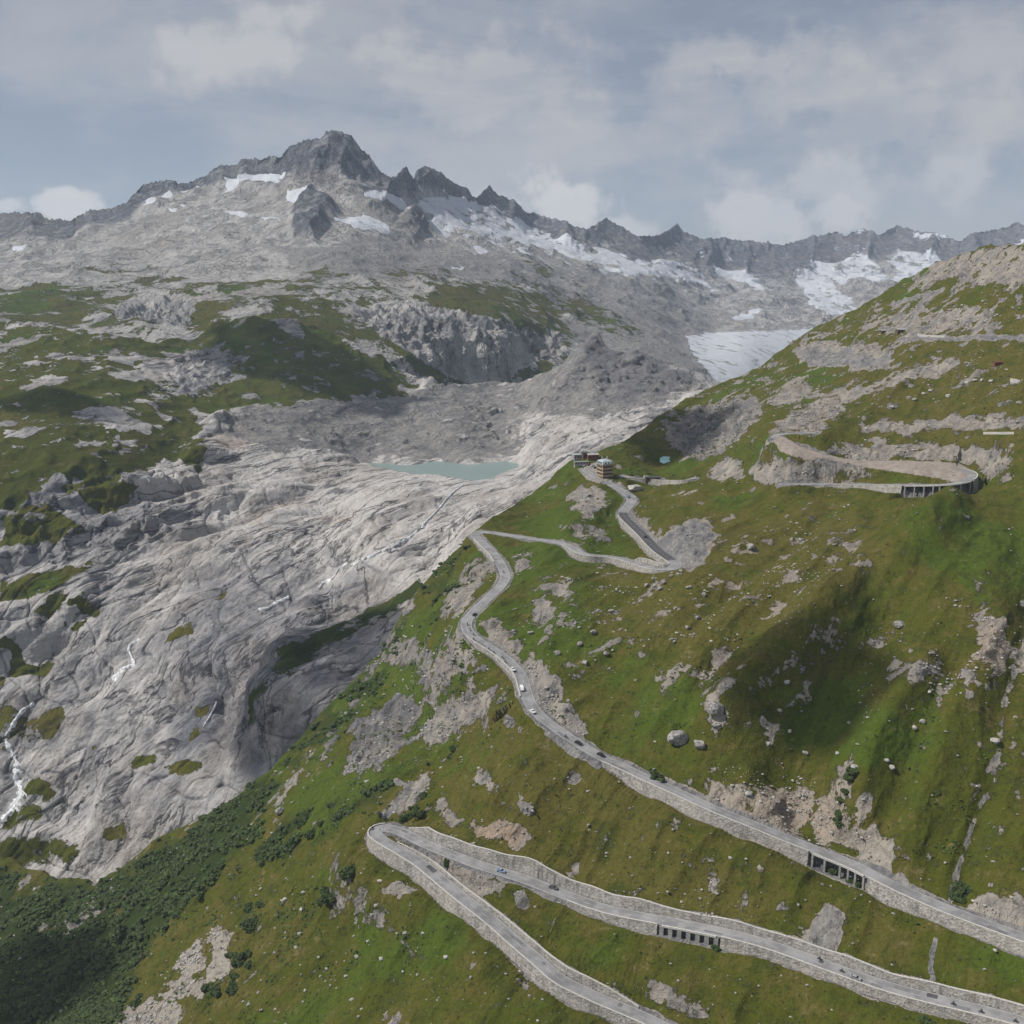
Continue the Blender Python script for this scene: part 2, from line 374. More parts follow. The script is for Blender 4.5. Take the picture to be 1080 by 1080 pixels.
def idx(rd, px, py, lo=0): return lo + int(np.argmin((rd.px[lo:] - px) ** 2 + (rd.py[lo:] - py) ** 2))
low = make_road([(735,1106),(707,1088),(689,1078),(667,1068),(633,1054),(608,1042),(591,1034),(565,1011),(540,990),(514,967),(490,949),(466,929),(444,911),(420,896),(401,885),(393.5,879.5),(393.5,874.5),(406,872),(425,878),(449,890),(478,902),(514,915),(553,927),(589,941),(633,957),(667,965),(711,973),(755,982),(789,990),(825,1001),(863,1015),(902,1029),(940,1042),(976,1051.5),(1012,1060),(1048,1069),(1080,1078),(1140,1096)])
mid = make_road([(1160,1018),(1120,1003),(1080,989),(1036,973),(1000,959.5),(964,944),(932,929),(904,914),(868,899),(820,880.5),(800,872),(767,859),(735,845),(705,831),(680,820),(660,810),(637,800),(615,787),(592,772),(572,757),(560,744),(554,728),(550,713),(540,701),(528,690),(507,677),(495,668),(491,658),(496,649),(507,638),(524,622),(533,611),(531,601),(522,586),(507,571),(500.5,564.5),(507,561),(525,562.5),(553,567),(581,571),(600,575.5),(616,585),(643,587),(664,592),(686,599),(704,600.5),(714,598),(713,594),(701,586),(690,577),(677,563),(662,549),(657,541),(663,533),(667,527),(660,520),(647,512.5),(634,505.5),(624,499),(618,494)])
top = make_road([(655,502),(671,504),(693,505.5),(708,507),(722,506.5),(735,504)], 3.4)
arc = make_road([(822,510.8),(840,510.5),(878,510.5),(938,511.5),(985,511.3),(1010,509.5),(1024,505.5),(1026,500),(1012,495),(975,492),(935,489),(899,485),(861,477.5),(828,466),(815,460.5),(828,457.5),(864,456)], 3.2)
walls = []   # road, start, end, side, height, up, name, label
def W(rd, a, b, side, H, up, label, taper=8, L=22, vis=True):
    i, j = a, b; s = 0 if side > 0 else 1
    n = j - i + 1; t = np.arange(n); h = H if np.ndim(H) else np.full(n, H, float)
    if np.ndim(H): h = np.interp(t, np.linspace(0, n - 1, len(H)), H)
    h = h * (0.86 + 0.28 * (perlin(t / 9.0, H[0] if np.ndim(H) else H, 0.3) + 0.5))
    h = h * np.clip(np.minimum(t + 1, n - t) / taper, 0.1, 1) if taper else h
    rd.H[i:j + 1, s] = h * (1 if up else -1); rd.L[i:j + 1, s] = L
    if vis: walls.append((rd, i, j, side, h, up, label))
hp = idx(low, 406, 872)
W(low, 0, hp, 1, [5, 5, 5.5, 6.5, 7, 6], False, 'long dry stone wall carrying the lowest road round the left hairpin')
W(low, idx(low, 670, 1070), idx(low, 412, 892), -1, [3.2, 3.6, 2.6, 2.2, 1.6, 1.0], True, 'low stone wall on the uphill side of the lowest road')
c0 = idx(low, 424, 878, hp)
W(low, c0, len(low.P) - 1, 1, [5, 6.5, 7, 6, 3.6, 3.4, 3.4, 3.4, 3.4], True, 'long pale stone wall above the middle road right of the left hairpin')
g0, g1 = idx(low, 699, 972, hp), idx(low, 760, 983, hp)
W(low, idx(low, 605, 946, hp), g0 - 1, -1, [.8, 2, 3.4, 4.6], False, 'short stone wall under the middle road left of its dark openings', taper=0)
W(low, g1 + 1, len(low.P) - 1, -1, [4.6, 3.2, 3, 3, 3, 3], False, 'stone wall under the middle road running to the right edge', taper=0)
low.H[g0:g1 + 1, 1] = -4.6; low.L[g0:g1 + 1, 1] = 22; low.ramp[g0:g1 + 1, 1] = 1.0
G0, G1 = idx(mid, 916, 920), idx(mid, 858, 895)
W(mid, 0, G0 - 1, 1, [5, 5.5, 5, 6.5], False, 'tall stone wall under the upper road right of the pillared gallery', taper=0)
W(mid, G1 + 1, idx(mid, 640, 802), 1, [6.5, 6, 6, 6, 5, 1.5], False, 'tall stone wall under the upper road left of the pillared gallery', taper=0)
mid.H[G0:G1 + 1, 0] = -6.5; mid.L[G0:G1 + 1, 0] = 20; mid.ramp[G0:G1 + 1, 0] = 0.8
W(mid, idx(mid, 553, 735), idx(mid, 497, 670), 1, [1.6, 3, 2.4], False, 'stone wall on the outer edge of the winding road with motorcycles')
W(mid, idx(mid, 528, 592), idx(mid, 505, 568), 1, [2.0, 2.6], False, 'small stone wall below the leftmost bend of the upper road')
h2 = idx(mid, 504, 561)
W(mid, idx(mid, 596, 574, h2), idx(mid, 702, 600, h2), -1, [3.2, 3.6, 4, 3], False, 'pale stone wall under the road left of the hotel hairpin')
h3 = idx(mid, 714, 597)
W(mid, h3 + 2, idx(mid, 658, 543), 1, [2.6, 3.4, 3.6, 3.4], False, 'curved pale stone wall beside the fresh dark asphalt below the hotel')
W(mid, idx(mid, 663, 594, h2), h3 - 2, 1, [2.5, 3.2, 2], True, 'low stone wall inside the hairpin below the hotel', taper=4, L=10)
W(top, 4, len(top.P) - 1, -1, [3.6, 4.4, 4, 2.5], False, 'pale roadside wall right of the hotel')
B0, B1 = idx(arc, 957, 511), idx(arc, 1019, 508)
W(arc, idx(arc, 872, 510), B0 - 1, -1, [0.8, 2, 6.5], False, 'pale wall wedge leading to the tall pillared gallery', taper=0)
arc.H[B0:B1 + 1, 1] = -8.5; arc.L[B0:B1 + 1, 1] = 30; arc.ramp[B0:B1 + 1, 1] = 0.6
W(arc, B1 + 1, B1 + 14, -1, [8.5, 6, 3.5, 1], False, 'pale wall rounding the bend right of the tall pillared gallery', taper=0)
mid.w[idx(mid, 714, 598):] = 4.4
mid.w[idx(mid, 640, 508):] = 6.0
roads = [low, mid, top, arc]
for rd in roads: rd.w = smooth1(rd.w, 5, 1)

# carve the hillside to carry the roads
Pv = A.P.reshape(-1, 3); NV = len(Pv)
pxv, pyv = PX.ravel(), PY.ravel()
segs = [(low, 0, hp), (low, hp + 1, len(low.P) - 1), (mid, 0, h2 - 3), (mid, h2 - 2, h3), (mid, h3 + 1, len(mid.P) - 1), (top, 0, len(top.P) - 1), (arc, 0, idx(arc, 1026, 502)), (arc, idx(arc, 1026, 502) + 1, len(arc.P) - 1)]
splits = {(id(low), hp), (id(low), hp + 1), (id(mid), h2 - 3), (id(mid), h2 - 2), (id(mid), h3), (id(mid), h3 + 1), (id(arc), segs[6][2]), (id(arc), segs[7][1])}
z00 = Pv[:, 2].copy(); ES = []; DS = []
for rd, q0, q1 in segs:
    P2 = rd.P[q0:q1 + 1, :2]; lo = P2.min(0) - 40; hi = P2.max(0) + 40
    cand = np.where((Pv[:, 0] > lo[0]) & (Pv[:, 0] < hi[0]) & (Pv[:, 1] > lo[1]) & (Pv[:, 1] < hi[1]))[0]
    cell = 32.0; key = set(map(tuple, np.floor(P2 / cell).astype(int)))
    ck = np.floor(Pv[cand, :2] / cell).astype(int)
    nb = set((a + i, b + j) for a, b in key for i in (-1, 0, 1) for j in (-1, 0, 1))
    cand = cand[np.isin(ck[:, 0] * 100003 + ck[:, 1], np.array([a * 100003 + b for a, b in nb]))]
    di = np.full(len(cand), 1e9); ii = np.zeros(len(cand), int)
    for s0 in range(0, len(cand), 20000):
        c = cand[s0:s0 + 20000]; v = Pv[c, :2]
        d2 = (v[:, None, 0] - P2[None, :, 0]) ** 2 + (v[:, None, 1] - P2[None, :, 1]) ** 2
        k = d2.argmin(1); di[s0:s0 + 20000] = np.sqrt(d2[np.arange(len(c)), k]); ii[s0:s0 + 20000] = k
    ii += q0; rel = Pv[cand, :2] - rd.P[ii, :2]
    al = np.abs((rel * rd.T[ii, :2]).sum(1))
    ends = (ii == q0) | (ii == q1)
    sd = (rel * rd.Nn[ii, :2]).sum(1); side = (sd < 0).astype(int)
    w = rd.w[ii]; zr = rd.P[ii, 2]; H = rd.H[ii, side]; Lf = rd.L[ii, side]; ramp = rd.ramp[ii, side]
    foot = zr + H; rs = np.where(ramp > 0, ramp, w - 1.4)
    inner = zr - 0.4 + (foot - zr + 0.4) * sstep(0, 1, (di - rs) / 1.2) * (H < -0.3)
    inner = np.where(H > 0.3, zr - 0.4 + (H + 0.4) * sstep(0.3, 1.3, (di - w)), inner)
    e = di - w; z0 = z00[cand]
    out = foot + (z0 - foot) * np.clip((e - 0.2) / Lf, 0, 1)
    z = np.where(e < np.where(H > 0.3, 1.3, 0.2), inner, out)
    fade = np.where(ends, np.clip(1 - al / 8, 0, 1), 1.0)
    E = np.full(NV, 1e9, np.float32); D_ = np.zeros(NV, np.float32); okk = ~(ends & (al > 3))
    E[cand[okk]] = e[okk]; D_[cand] = np.where(e < Lf, (z - z0) * fade, 0)
    ES.append(E); DS.append(D_)
ES = np.array(ES); DS = np.array(DS); kmin = ES.argmin(0); emin = ES.min(0)
tot = np.zeros(NV)
for a_ in range(len(segs)):
    f_ = DS[a_].copy()
    for b_ in range(len(segs)):
        if b_ != a_: f_ *= sstep(1.0, 9.0, ES[b_])
    tot += f_
core = DS[kmin, np.arange(NV)]; cw = 1 - sstep(1.5, 5.0, emin)
newz = z00 + core * cw + tot * (1 - cw); del ES, DS
roadd = np.minimum(emin, 1e6).reshape(A.P.shape[:2])
A.P[..., 2] = newz.reshape(A.P.shape[:2])

# draped patches (lay-by, hotel yard): smooth the hillside under them
def flatten(s, pts, amt=0.85, k=6):
    px, py = proj(s.P); m = poly_m(px, py, pts, 3) * amt
    z = s.P[..., 2]; zz = z.copy()
    for _ in range(30):
        zz[1:-1, 1:-1] = (zz[1:-1, 1:-1] + zz[2:, 1:-1] + zz[:-2, 1:-1] + zz[1:-1, 2:] + zz[1:-1, :-2]) / 5
    s.P[..., 2] = z * (1 - m) + zz * m
APRON = [(816,457),(828,461),(845,471),(868,479),(890,484),(905,486),(953,486),(990,487),(1012,489),(1022,494),(1029,501),(1027,508),(1003,508),(990,505),(962,500.5),(930,496),(905,492),(880,487),(868,484),(848,486),(832,480),(822,476),(816,466)]
YARD = [(618,490),(632,487),(645,498),(641,509),(632,510),(618,506),(613,498)]
GRAVEL_LOOP = [(700,598),(686,594),(668,585),(660,583),(652,586),(664,590),(686,598)]

# ---- masks of the hillside
PX, PY = proj(A.P); X, Y, Z = A.P[..., 0], A.P[..., 1], A.P[..., 2]
nr = fbm(X / 22, Y / 22, Z / 22, 5); nb_ = fbm(X / 9 + 40, Y / 9, Z / 9, 4); nbig = fbm(X / 120, Y / 120, Z / 120 + 9, 4)
wx = PX + 9 * nr + 5 * nb_; wy = PY + 9 * fbm(X / 22 + 99, Y / 22, Z / 22, 4) + 5 * nb_
rockP = [  # outlines, strength
 ([(603,520),(615,513),(630,516),(639,525),(632,538),(618,542),(604,534)], 1),
 ([(690,570),(712,556),(727,551),(745,555),(756,562),(741,588),(727,598),(712,592),(701,581)], 1),
 ([(664,540),(672,545),(684,556),(690,566),(682,562),(668,552)], 1),
 ([(748,500),(757,488),(770,484),(782,492),(780,503),(760,507)], 1), ([(786,498),(820,494),(878,496),(872,508),(800,508)], .9),
 ([(866,476),(900,470),(950,467),(1000,470),(1050,474),(1062,488),(1040,502),(1020,486),(960,484),(900,483)], .95),
 ([(908,446),(940,444),(1000,443),(1080,438),(1110,436),(1110,449),(1010,452),(910,455)], .95),
 ([(813,452),(833,438),(863,417),(900,410),(914,405),(960,388),(1008,378),(1012,384),(960,402),(890,424),(880,440),(858,455),(822,456)], .95),
 ([(838,368),(860,360),(900,362),(938,368),(940,382),(900,386),(850,378)], .9),
 ([(700,445),(742,428),(790,418),(806,430),(790,450),(762,476),(735,484),(708,474)], .85),
 ([(812,418),(828,404),(850,400),(858,412),(840,426),(816,428)], .9),
 ([(985,276),(1040,262),(1120,252),(1120,300),(1050,300),(1000,292),(960,305)], .75),
 ([(905,335),(960,325),(1040,330),(1060,345),(1000,352),(920,350)], .6),
 ([(745,832),(770,826),(790,832),(800,850),(780,858),(755,848)], .9), ([(792,845),(815,832),(840,824),(856,838),(850,860),(838,880),(815,874),(796,860)], .9),
 ([(858,860),(880,850),(878,880),(872,890),(850,884)], .9),([(902,846),(916,842),(918,858),(908,866)], .95), ([(908,880),(925,872),(942,890),(940,915),(922,912),(905,900)], .85),
 ([(1022,960),(1045,935),(1062,930),(1080,950),(1110,980),(1080,982),(1050,970),(1030,972)], .85),
 ([(1030,680),(1040,655),(1056,652),(1062,680),(1056,708),(1042,714),(1032,700)], .9), ([(1068,690),(1076,676),(1090,680),(1088,706),(1072,706)], 1),
 ([(953,712),(978,700),(984,706),(962,722)], .8), ([(690,716),(715,700),(730,700),(712,724),(694,728)], .85), ([(728,715),(760,690),(772,692),(740,728)], .8),([(742,738),(790,696),(780,712),(748,742)], .8),
 ([(555,694),(575,700),(588,720),(600,742),(618,762),(612,776),(590,764),(572,745),(560,720)], .95),
 ([(507,660),(522,655),(540,668),(556,688),(548,694),(528,682),(510,672)], .95),
 ([(560,640),(572,634),(585,642),(580,656),(564,658)], .85),([(577,622),(598,618),(600,630),(585,632)], .7),([(545,590),(560,585),(556,602),(546,604)], .8),
 ([(470,630),(490,600),(515,590),(522,604),(500,620),(482,646),(466,650)], .8),([(590,560),(610,556),(625,566),(608,570)], .7),([(622,560),(640,556),(642,570),(628,574)], .6),
 ([(366,800),(372,775),(392,748),(420,735),(445,738),(430,770),(415,795),(400,810),(380,818),(366,815)], .95),
 ([(404,695),(412,680),(437,673),(436,690),(415,702)], .85),([(450,705),(470,688),(498,684),(490,704),(468,708)], .9),([(440,775),(470,745),(500,732),(520,735),(500,760),(465,785),(445,785)], .8),
 ([(500,872),(520,864),(550,868),(558,885),(548,897),(530,884),(505,880)], .95),([(463,842),(475,855),(487,864),(478,872),(466,862)], .9),([(497,822),(510,818),(530,832),(515,836)], .85),
 ([(475,922),(495,918),(528,932),(520,938),(504,943),(490,936),(476,930)], .95),
 ([(221,990),(232,978),(246,984),(238,1000),(244,1020),(236,1034),(221,1030),(222,1010)], 1.1),([(184,1018),(190,1005),(211,990),(212,1006),(213,1022),(196,1029)], 1.1),([(171,1050),(190,1032),(218,1036),(210,1050),(190,1052)], 1.1),([(115,1085),(130,1068),(165,1055),(194,1062),(186,1076),(150,1095)], 1),
 ([(854,998),(860,965),(874,956),(890,966),(886,988),(876,1001)], .95), ([(410,850),(426,838),(434,826),(440,818),(452,815),(448,835),(440,850),(425,858)], .85),
 ([(282,845),(310,812),(330,790),(320,815),(296,845),(278,858)], .75),([(330,800),(380,700),(410,650),(440,625),(436,650),(400,710),(360,780),(340,815)], .45),
 ([(64,985),(72,950),(100,930),(135,935),(110,965),(75,990)], .7),
]
rock = np.zeros(PX.shape)
for pts, st in rockP: rock = np.maximum(rock, poly_m(wx, wy, pts, 9) * st)
sparse = (0.42 * blob(PX, PY, 800, 610, 110, 50, -25) + 0.3 * blob(PX, PY, 980, 380, 150, 60, -10) + 0.38 * blob(PX, PY, 880, 360, 120, 40, -20) + 0.35 * blob(PX, PY, 620, 655, 80, 60, -30)
   + 0.34 * blob(PX, PY, 820, 850, 110, 40, 20) + 0.3 * blob(PX, PY, 1000, 700, 90, 60) + 0.33 * blob(PX, PY, 450, 740, 90, 60, -45) + 0.3 * blob(PX, PY, 760, 420, 60, 40, -30) + .25 * blob(PX, PY, 780, 950, 80, 40) + .3 * blob(PX, PY, 1040, 300, 80, 40))
stepn = fbm(X / 14, Y / 14, Z / 7, 4, ridged=True)
rock = np.clip(rock + np.clip(sparse, 0, .6) * sstep(0.06, 0.34, nr + 0.6 * nb_) * 1.15, 0, 1)
rock = np.maximum(rock * np.clip(.9 + 1.3 * nb_, .45, 1.1), 0.9 * sstep(0.38, 0.50, nr + 0.35 * nb_))
shoulder = 1 - sstep(0.8, 3.0, roadd + 1.2 * nb_)
shr_poly = [(-150, 900), (60, 930), (100, 935), (190, 880), (285, 812), (292, 830), (262, 885), (215, 935), (165, 975), (115, 1080), (90, 1240), (-150, 1240)]
shrubm = poly_m(wx, wy, shr_poly, 9)
shrubm = np.clip(shrubm - sstep(.2, .35, nr) * .8 * (PY < 1000), 0, 1)
extra = 0.8 * blob(wx, wy, 350, 858, 90, 13, -28) + .8 * blob(wx, wy, 310, 890, 60, 12, -30) + .7 * blob(wx, wy, 300, 880, 50, 8, -35) + .6 * blob(wx, wy, 400, 825, 30, 8, -30) + .8 * blob(wx, wy, 175, 960, 60, 12, -40)
wedge = poly_m(PX, PY, [(408,880),(440,893),(478,909),(474,915),(440,901),(404,884)], 1.5)
extra = extra + .8 * poly_m(wx, wy, [(300,800),(340,745),(400,685),(440,625),(500,565),(505,590),(470,640),(430,690),(370,765),(310,815)], 8)
shrubm = np.clip(shrubm + extra * sstep(-0.1, .15, nr), 0, 1)
scree = np.maximum(shoulder, 0)
scree = np.maximum(scree, poly_m(wx, wy, rockP[1][0], 4)); scree = np.maximum(scree, poly_m(wx, wy, [(854,998),(860,965),(874,956),(890,966),(886,988),(876,1001)], 4) )
scree = np.maximum(scree, poly_m(wx, wy, [(836,372),(860,366),(900,370),(938,374),(936,386),(900,388),(850,382)], 4))
scree = np.maximum(scree, poly_m(wx, wy, [(560,735),(575,758),(600,785),(640,806),(635,812),(600,795),(570,765),(552,742)], 3))
track = [([(407,862),(417,850),(427,838),(431,832),(425,826),(416,824)], 1.6), ([(948,357),(1000,356),(1060,356),(1130,358)], 1.6), ([(955,345),(975,315),(995,305),(940,320)], 1.0), ([(985,990),(982,1045)], 1.6), ([(864,482),(880,494)], 1.2)]
for pts, wd in track: scree = np.maximum(scree, 1 - sstep(wd, wd + 1.8, line_d(PX + 7 * nb_, PY + 3 * nr, pts)))
gul = 1 - sstep(1.0, 5.5, line_d(PX + 3 * nb_ + 4 * nr, PY, [(1076,690),(1060,740),(1048,830),(1030,855),(1015,900),(1003,950)]))
gul = np.maximum(gul, 1 - sstep(1, 4, line_d(PX + 3 * nb_, PY, [(1050,800),(1030,835),(1012,860)])))
scree = np.maximum(scree, gul * np.clip(.32 + 1.0 * nb_, 0, 1))
scree = scree * (1 - wedge); rock = rock * (1 - wedge)
n = normals(A.P); steep = sstep(0.62, 0.45, n[..., 2])
grass = np.clip(0.86 - 1.1 * rock - 1.2 * scree - 0.35 * steep * (roadd > 1) + 0.35 * shrubm + 0.12 * nbig, 0, 1)
vivid = np.clip(0.28 + .6 * nbig + .5 * blob(PX, PY, 610, 560, 60, 40, -20) + .45 * blob(PX, PY, 600, 650, 90, 50, 20) + .55 * blob(PX, PY, 1000, 850, 70, 110) + .35 * blob(PX, PY, 1050, 560, 70, 50) + .5 * blob(PX, PY, 430, 700, 90, 60, -40) + .3 * blob(PX, PY, 430, 980, 60, 50)
   + .3 * blob(PX, PY, 870, 760, 90, 60) - .5 * blob(PX, PY, 780, 620, 130, 60, -20) - .35 * blob(PX, PY, 640, 880, 160, 60, 20) - .3 * blob(PX, PY, 1000, 420, 100, 60) + .35 * blob(PX, PY, 350, 850, 90, 40, -30) + .35 * blob(PX, PY, 800, 480, 60, 20), 0, 1)
dry = np.clip(0.38 + .8 * nr * .8 + .45 * blob(PX, PY, 790, 610, 140, 70, -20) + .35 * blob(PX, PY, 650, 880, 190, 70, 20) + .3 * blob(PX, PY, 1000, 400, 120, 80) + .25 * blob(PX, PY, 230, 1020, 80, 60) - .3 * blob(PX, PY, 1000, 850, 70, 100), 0, 1)
rdark = np.clip(0.35 + 0.9 * nb_ + .35 * poly_m(PX, PY, [(700,445),(742,428),(790,418),(806,430),(762,476),(735,484)], 6) + .3 * blob(PX, PY, 400, 775, 50, 50) + .3 * blob(PX, PY, 400, 720, 60, 80, 30) - .5 * blob(PX, PY, 205, 1030, 60, 60) - .3 * (PX > 740) * (PY > 640), 0, 1)
tint = np.clip(.55 * blob(wx, wy, 528, 880, 32, 17) + .3 * blob(wx, wy, 1045, 685, 20, 30) + .25 * blob(PX, PY, 820, 860, 90, 40) + .2 * blob(PX, PY, 780, 620, 130, 70), 0, .6)
# ---- fine relief
amp = np.clip(roadd / 6, 0, 1)
hh = 0.55 * fbm(X / 12, Y / 12, Z / 12, 5) * 2.4 + 2.2 * fbm((X * .75 - Y * .66) / 20, (X * .66 + Y * .75) / 60, 0 * X + 8, 4, ridged=True) + rock * amp * (2.6 * fbm(X / 13, Y / 13, Z / 9, 5, ridged=True) + 1.2 * np.abs(nb_)) + 0.35 * nb_
hh = hh * amp + shrubm * 0.8 * fbm(X / 4, Y / 4, Z / 4, 3) * amp
cl = poly_m(PX, PY, rockP[9][0], 10) + poly_m(PX, PY, [(366,800),(372,775),(392,748),(420,735),(445,738),(430,770),(400,810)], 8)
hh = hh + cl * 7 * fbm(X / 16, Y / 16, Z / 60, 5, ridged=True)
A.P += n * hh[..., None]
flatten(A, APRON); flatten(A, YARD, .95)
sheet_obj(A, 'hillside', M['hill'], np.stack([grass, rdark, grass * 0, scree], -1), np.stack([vivid, dry, tint, shrubm], -1))

# ------------------------------------------------------------------ valley (bare rock slabs, lake basin, moraine, green shoulder)
LAKEZ = -230.0
def ylake(py): return float(LAKEZ / (ray(540, py)[2] / ray(540, py)[1]))
CB = [(390,489,ylake(489)),(460,486,ylake(486)),(535,488,ylake(488)),(500,508,ylake(508)),(440,503,ylake(503)),(545,495,ylake(495)),
 (500,520,1146),(350,640,940),(200,560,1075),(0,560,1000),(0,700,905),(0,850,815),(-150,700,900),(-150,900,860),(-150,450,1100),(130,700,913),(130,850,792),(230,780,796),(300,720,765),(300,830,705),(380,700,770),(440,640,835),
 (460,590,950),(500,560,985),(560,520,1080),(600,500,1130),(650,470,1250),(620,430,1480),(700,420,1560),(745,405,1650),(630,362,1780),(560,400,1720),(525,405,1780),(440,402,1680),(480,450,1470),(400,440,1490),(300,430,1400),(340,470,1330),(270,462,1285),
 (270,335,1640),(200,355,1620),(340,352,1680),(400,378,1680),(270,400,1490),(150,450,1215),(50,450,1140),(0,345,1560),(100,350,1540),(-150,340,1560),(250,500,1200),(150,520,1090),(300,560,1075),(400,560,1030),(100,950,740),(0,1000,720),(400,780,690),(550,600,900),(650,550,1040),(800,440,1500),(860,480,1300)]
TB = [(-150,330),(-60,335),(0,338),(60,345),(120,352),(165,362),(200,350),(235,338),(270,333),(310,340),(350,352),(400,374),(440,400),(470,408),(505,405),(528,402),(560,398),(595,385),(612,372),(628,361),(640,366),(655,368),(680,376),(710,386),(745,404),(780,425),(860,470)]
B = make_sheet(CB, TB, -150, 860, [(-150, 1000), (0, 1000), (300, 880), (450, 720), (560, 600), (700, 520), (860, 500)], Q * 1.05, [(4, 1), (12, 5), (30, 16), (70, 45), (150, 110), (260, 200)])
PX, PY = proj(B.P)
push(B, PX, PY, [(500,520),(440,610),(360,640),(240,700),(60,860)], 16, -10)
push(B, PX, PY, [(300,590),(200,600),(110,660)], 40, 9)
push(B, PX, PY, [(60,690),(20,780),(10,860)], 14, -8)
push(B, PX, PY, [(240,700),(230,760),(270,690)], 20, -16)
push(B, PX, PY, [(215,470),(190,560)], 30, 9)
push(B, PX, PY, [(450,640),(400,705),(345,765),(290,835)], 16, -18)
push(B, PX, PY, [(230,690),(250,760)], 16, -12); push(B, PX, PY, [(330,640),(300,690)], 16, 9)
push(B, PX, PY, [(545,395),(560,420),(660,425)], 16, -9)
push(B, PX, PY, [(628,362),(606,392),(575,425)], 9, 16); push(B, PX, PY, [(655,372),(640,400),(640,425)], 12, -8)
push(B, PX, PY, [(430,410),(330,450),(380,470)], 16, -6)
X, Y, Z = B.P[..., 0], B.P[..., 1], B.P[..., 2]
lake_poly = [(388,490),(402,487),(430,487.5),(470,486.5),(520,486.5),(548,488),(545,494),(530,500),(515,508),(500,513),(488,509),(470,505),(448,501),(420,498),(396,495)]
nr = fbm(X / 60, Y / 60, Z / 60, 5); nb_ = fbm(X / 20 + 40, Y / 20, Z / 20, 4); nbig = fbm(X / 260, Y / 260, Z / 200 + 9, 4)
wx = PX + 13 * nr + 6 * nb_; wy = PY + 12 * fbm(X / 60 + 99, Y / 60, Z / 60, 4) + 6 * nb_
green = poly_m(wx, wy, [(-150,300),(60,345),(120,352),(200,348),(270,330),(350,350),(415,382),(440,402),(425,416),(330,425),(270,428),(235,442),(210,462),(180,490),(140,500),(70,520),(0,540),(-150,560)], 8)
gr = green * (0.80 + 0.35 * nbig) - green * .9 * sstep(0.12, 0.35, nr + .3 * nb_)
gr = gr - .55 * blob(wx, wy, 205, 390, 45, 22, -15) - .45 * blob(wx, wy, 110, 440, 30, 12) - .12 * green * (PY < 400)
gr = np.maximum(gr, .56 * poly_m(wx, wy, [(230,350),(270,337),(400,378),(420,402),(330,418),(250,420)], 8))
gr = np.maximum(gr, .8 * poly_m(wx, wy, [(80,515),(120,505),(145,520),(120,545),(90,530)], 4)); gr = np.maximum(gr, .75 * poly_m(wx, wy, [(180,470),(215,468),(212,505),(190,500)], 4))
gr = np.maximum(gr, .7 * poly_m(wx, wy, [(0,540),(50,530),(90,560),(60,575),(0,580)], 5)); gr = np.maximum(gr, .75 * poly_m(wx, wy, [(0,615),(60,605),(110,610),(60,635),(0,640)], 5))
gr = np.maximum(gr, .85 * blob(wx, wy, 75, 655, 40, 20, 20) * sstep(-.1, .2, nb_)); gr = np.maximum(gr, .8 * blob(wx, wy, 20, 700, 40, 30) * sstep(-.05, .2, nb_))
dg = poly_m(wx, wy, [(440,622),(420,640),(380,665),(340,690),(300,720),(265,745),(262,765),(290,740),(300,700),(360,660),(400,630),(438,605)], 6)
gr = np.maximum(gr, .85 * dg); gr = np.maximum(gr, .7 * (blob(wx, wy, 158, 808, 14, 8) + blob(wx, wy, 40, 832, 16, 10) + blob(wx, wy, 20, 860, 22, 14, -30) + blob(wx, wy, 200, 815, 20, 8) + blob(wx, wy, 130, 880, 18, 8, -30)) )
gr = np.maximum(gr, .7 * blob(wx, wy, 30, 900, 60, 16)); gr = np.maximum(gr, .62 * sstep(.27, .4, nr) * (PY > 560))
scr = poly_m(wx, wy, [(222,462),(250,440),(300,424),(380,420),(430,408),(470,405),(520,402),(560,398),(628,358),(700,380),(745,402),(700,430),(640,450),(600,462),(560,468),(540,484),(380,486),(360,480),(320,478),(270,468)], 7)
scr = scr * np.clip(.95 - .6 * blob(PX, PY, 600, 455, 60, 22) - .4 * sstep(.1, .3, nb_), 0, 1)
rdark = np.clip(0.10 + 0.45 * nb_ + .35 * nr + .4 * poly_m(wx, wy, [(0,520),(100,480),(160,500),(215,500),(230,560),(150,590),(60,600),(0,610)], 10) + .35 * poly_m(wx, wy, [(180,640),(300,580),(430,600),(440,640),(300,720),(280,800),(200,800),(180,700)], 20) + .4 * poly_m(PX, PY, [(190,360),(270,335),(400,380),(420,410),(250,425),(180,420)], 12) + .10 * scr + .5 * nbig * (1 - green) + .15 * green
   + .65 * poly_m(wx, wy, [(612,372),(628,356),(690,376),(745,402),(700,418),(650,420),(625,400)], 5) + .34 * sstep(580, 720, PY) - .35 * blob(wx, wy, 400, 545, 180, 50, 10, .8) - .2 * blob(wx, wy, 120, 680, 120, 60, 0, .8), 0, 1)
X, Y, Z = B.P[..., 0], B.P[..., 1], B.P[..., 2]
ca, sa_ = 0.65, 0.76
al = (X * ca + Y * sa_); ac = (-X * sa_ + Y * ca)
bare = np.clip(1 - green - scr, 0, 1)
n = normals(B.P)
def stairs(v, k, r=.22):
    q = v * k; f = np.floor(q); t = q - f; return (f + sstep(1 - r, 1, t)) / k
w1 = 14 * fbm(X / 90 + 3, Y / 90, Z / 60, 3); w2 = 14 * fbm(X / 90, Y / 90 + 7, Z / 60, 3)
b1 = stairs(fbm((al + w1) / 170, (ac + w2) / 60, Z / 70, 3), 9); b2 = stairs(fbm((al + w2) / 60, (ac + w1) / 24, Z / 30 + 4, 3), 6)
j1 = 1 - sstep(0, .035, np.abs(perlin((al + 2 * w1) / 120, (ac + w2) / 26, Z / 60))); j2 = 1 - sstep(0, .03, np.abs(perlin((al + w2) / 38, (ac + 2 * w1) / 90, Z / 60 + 9)))
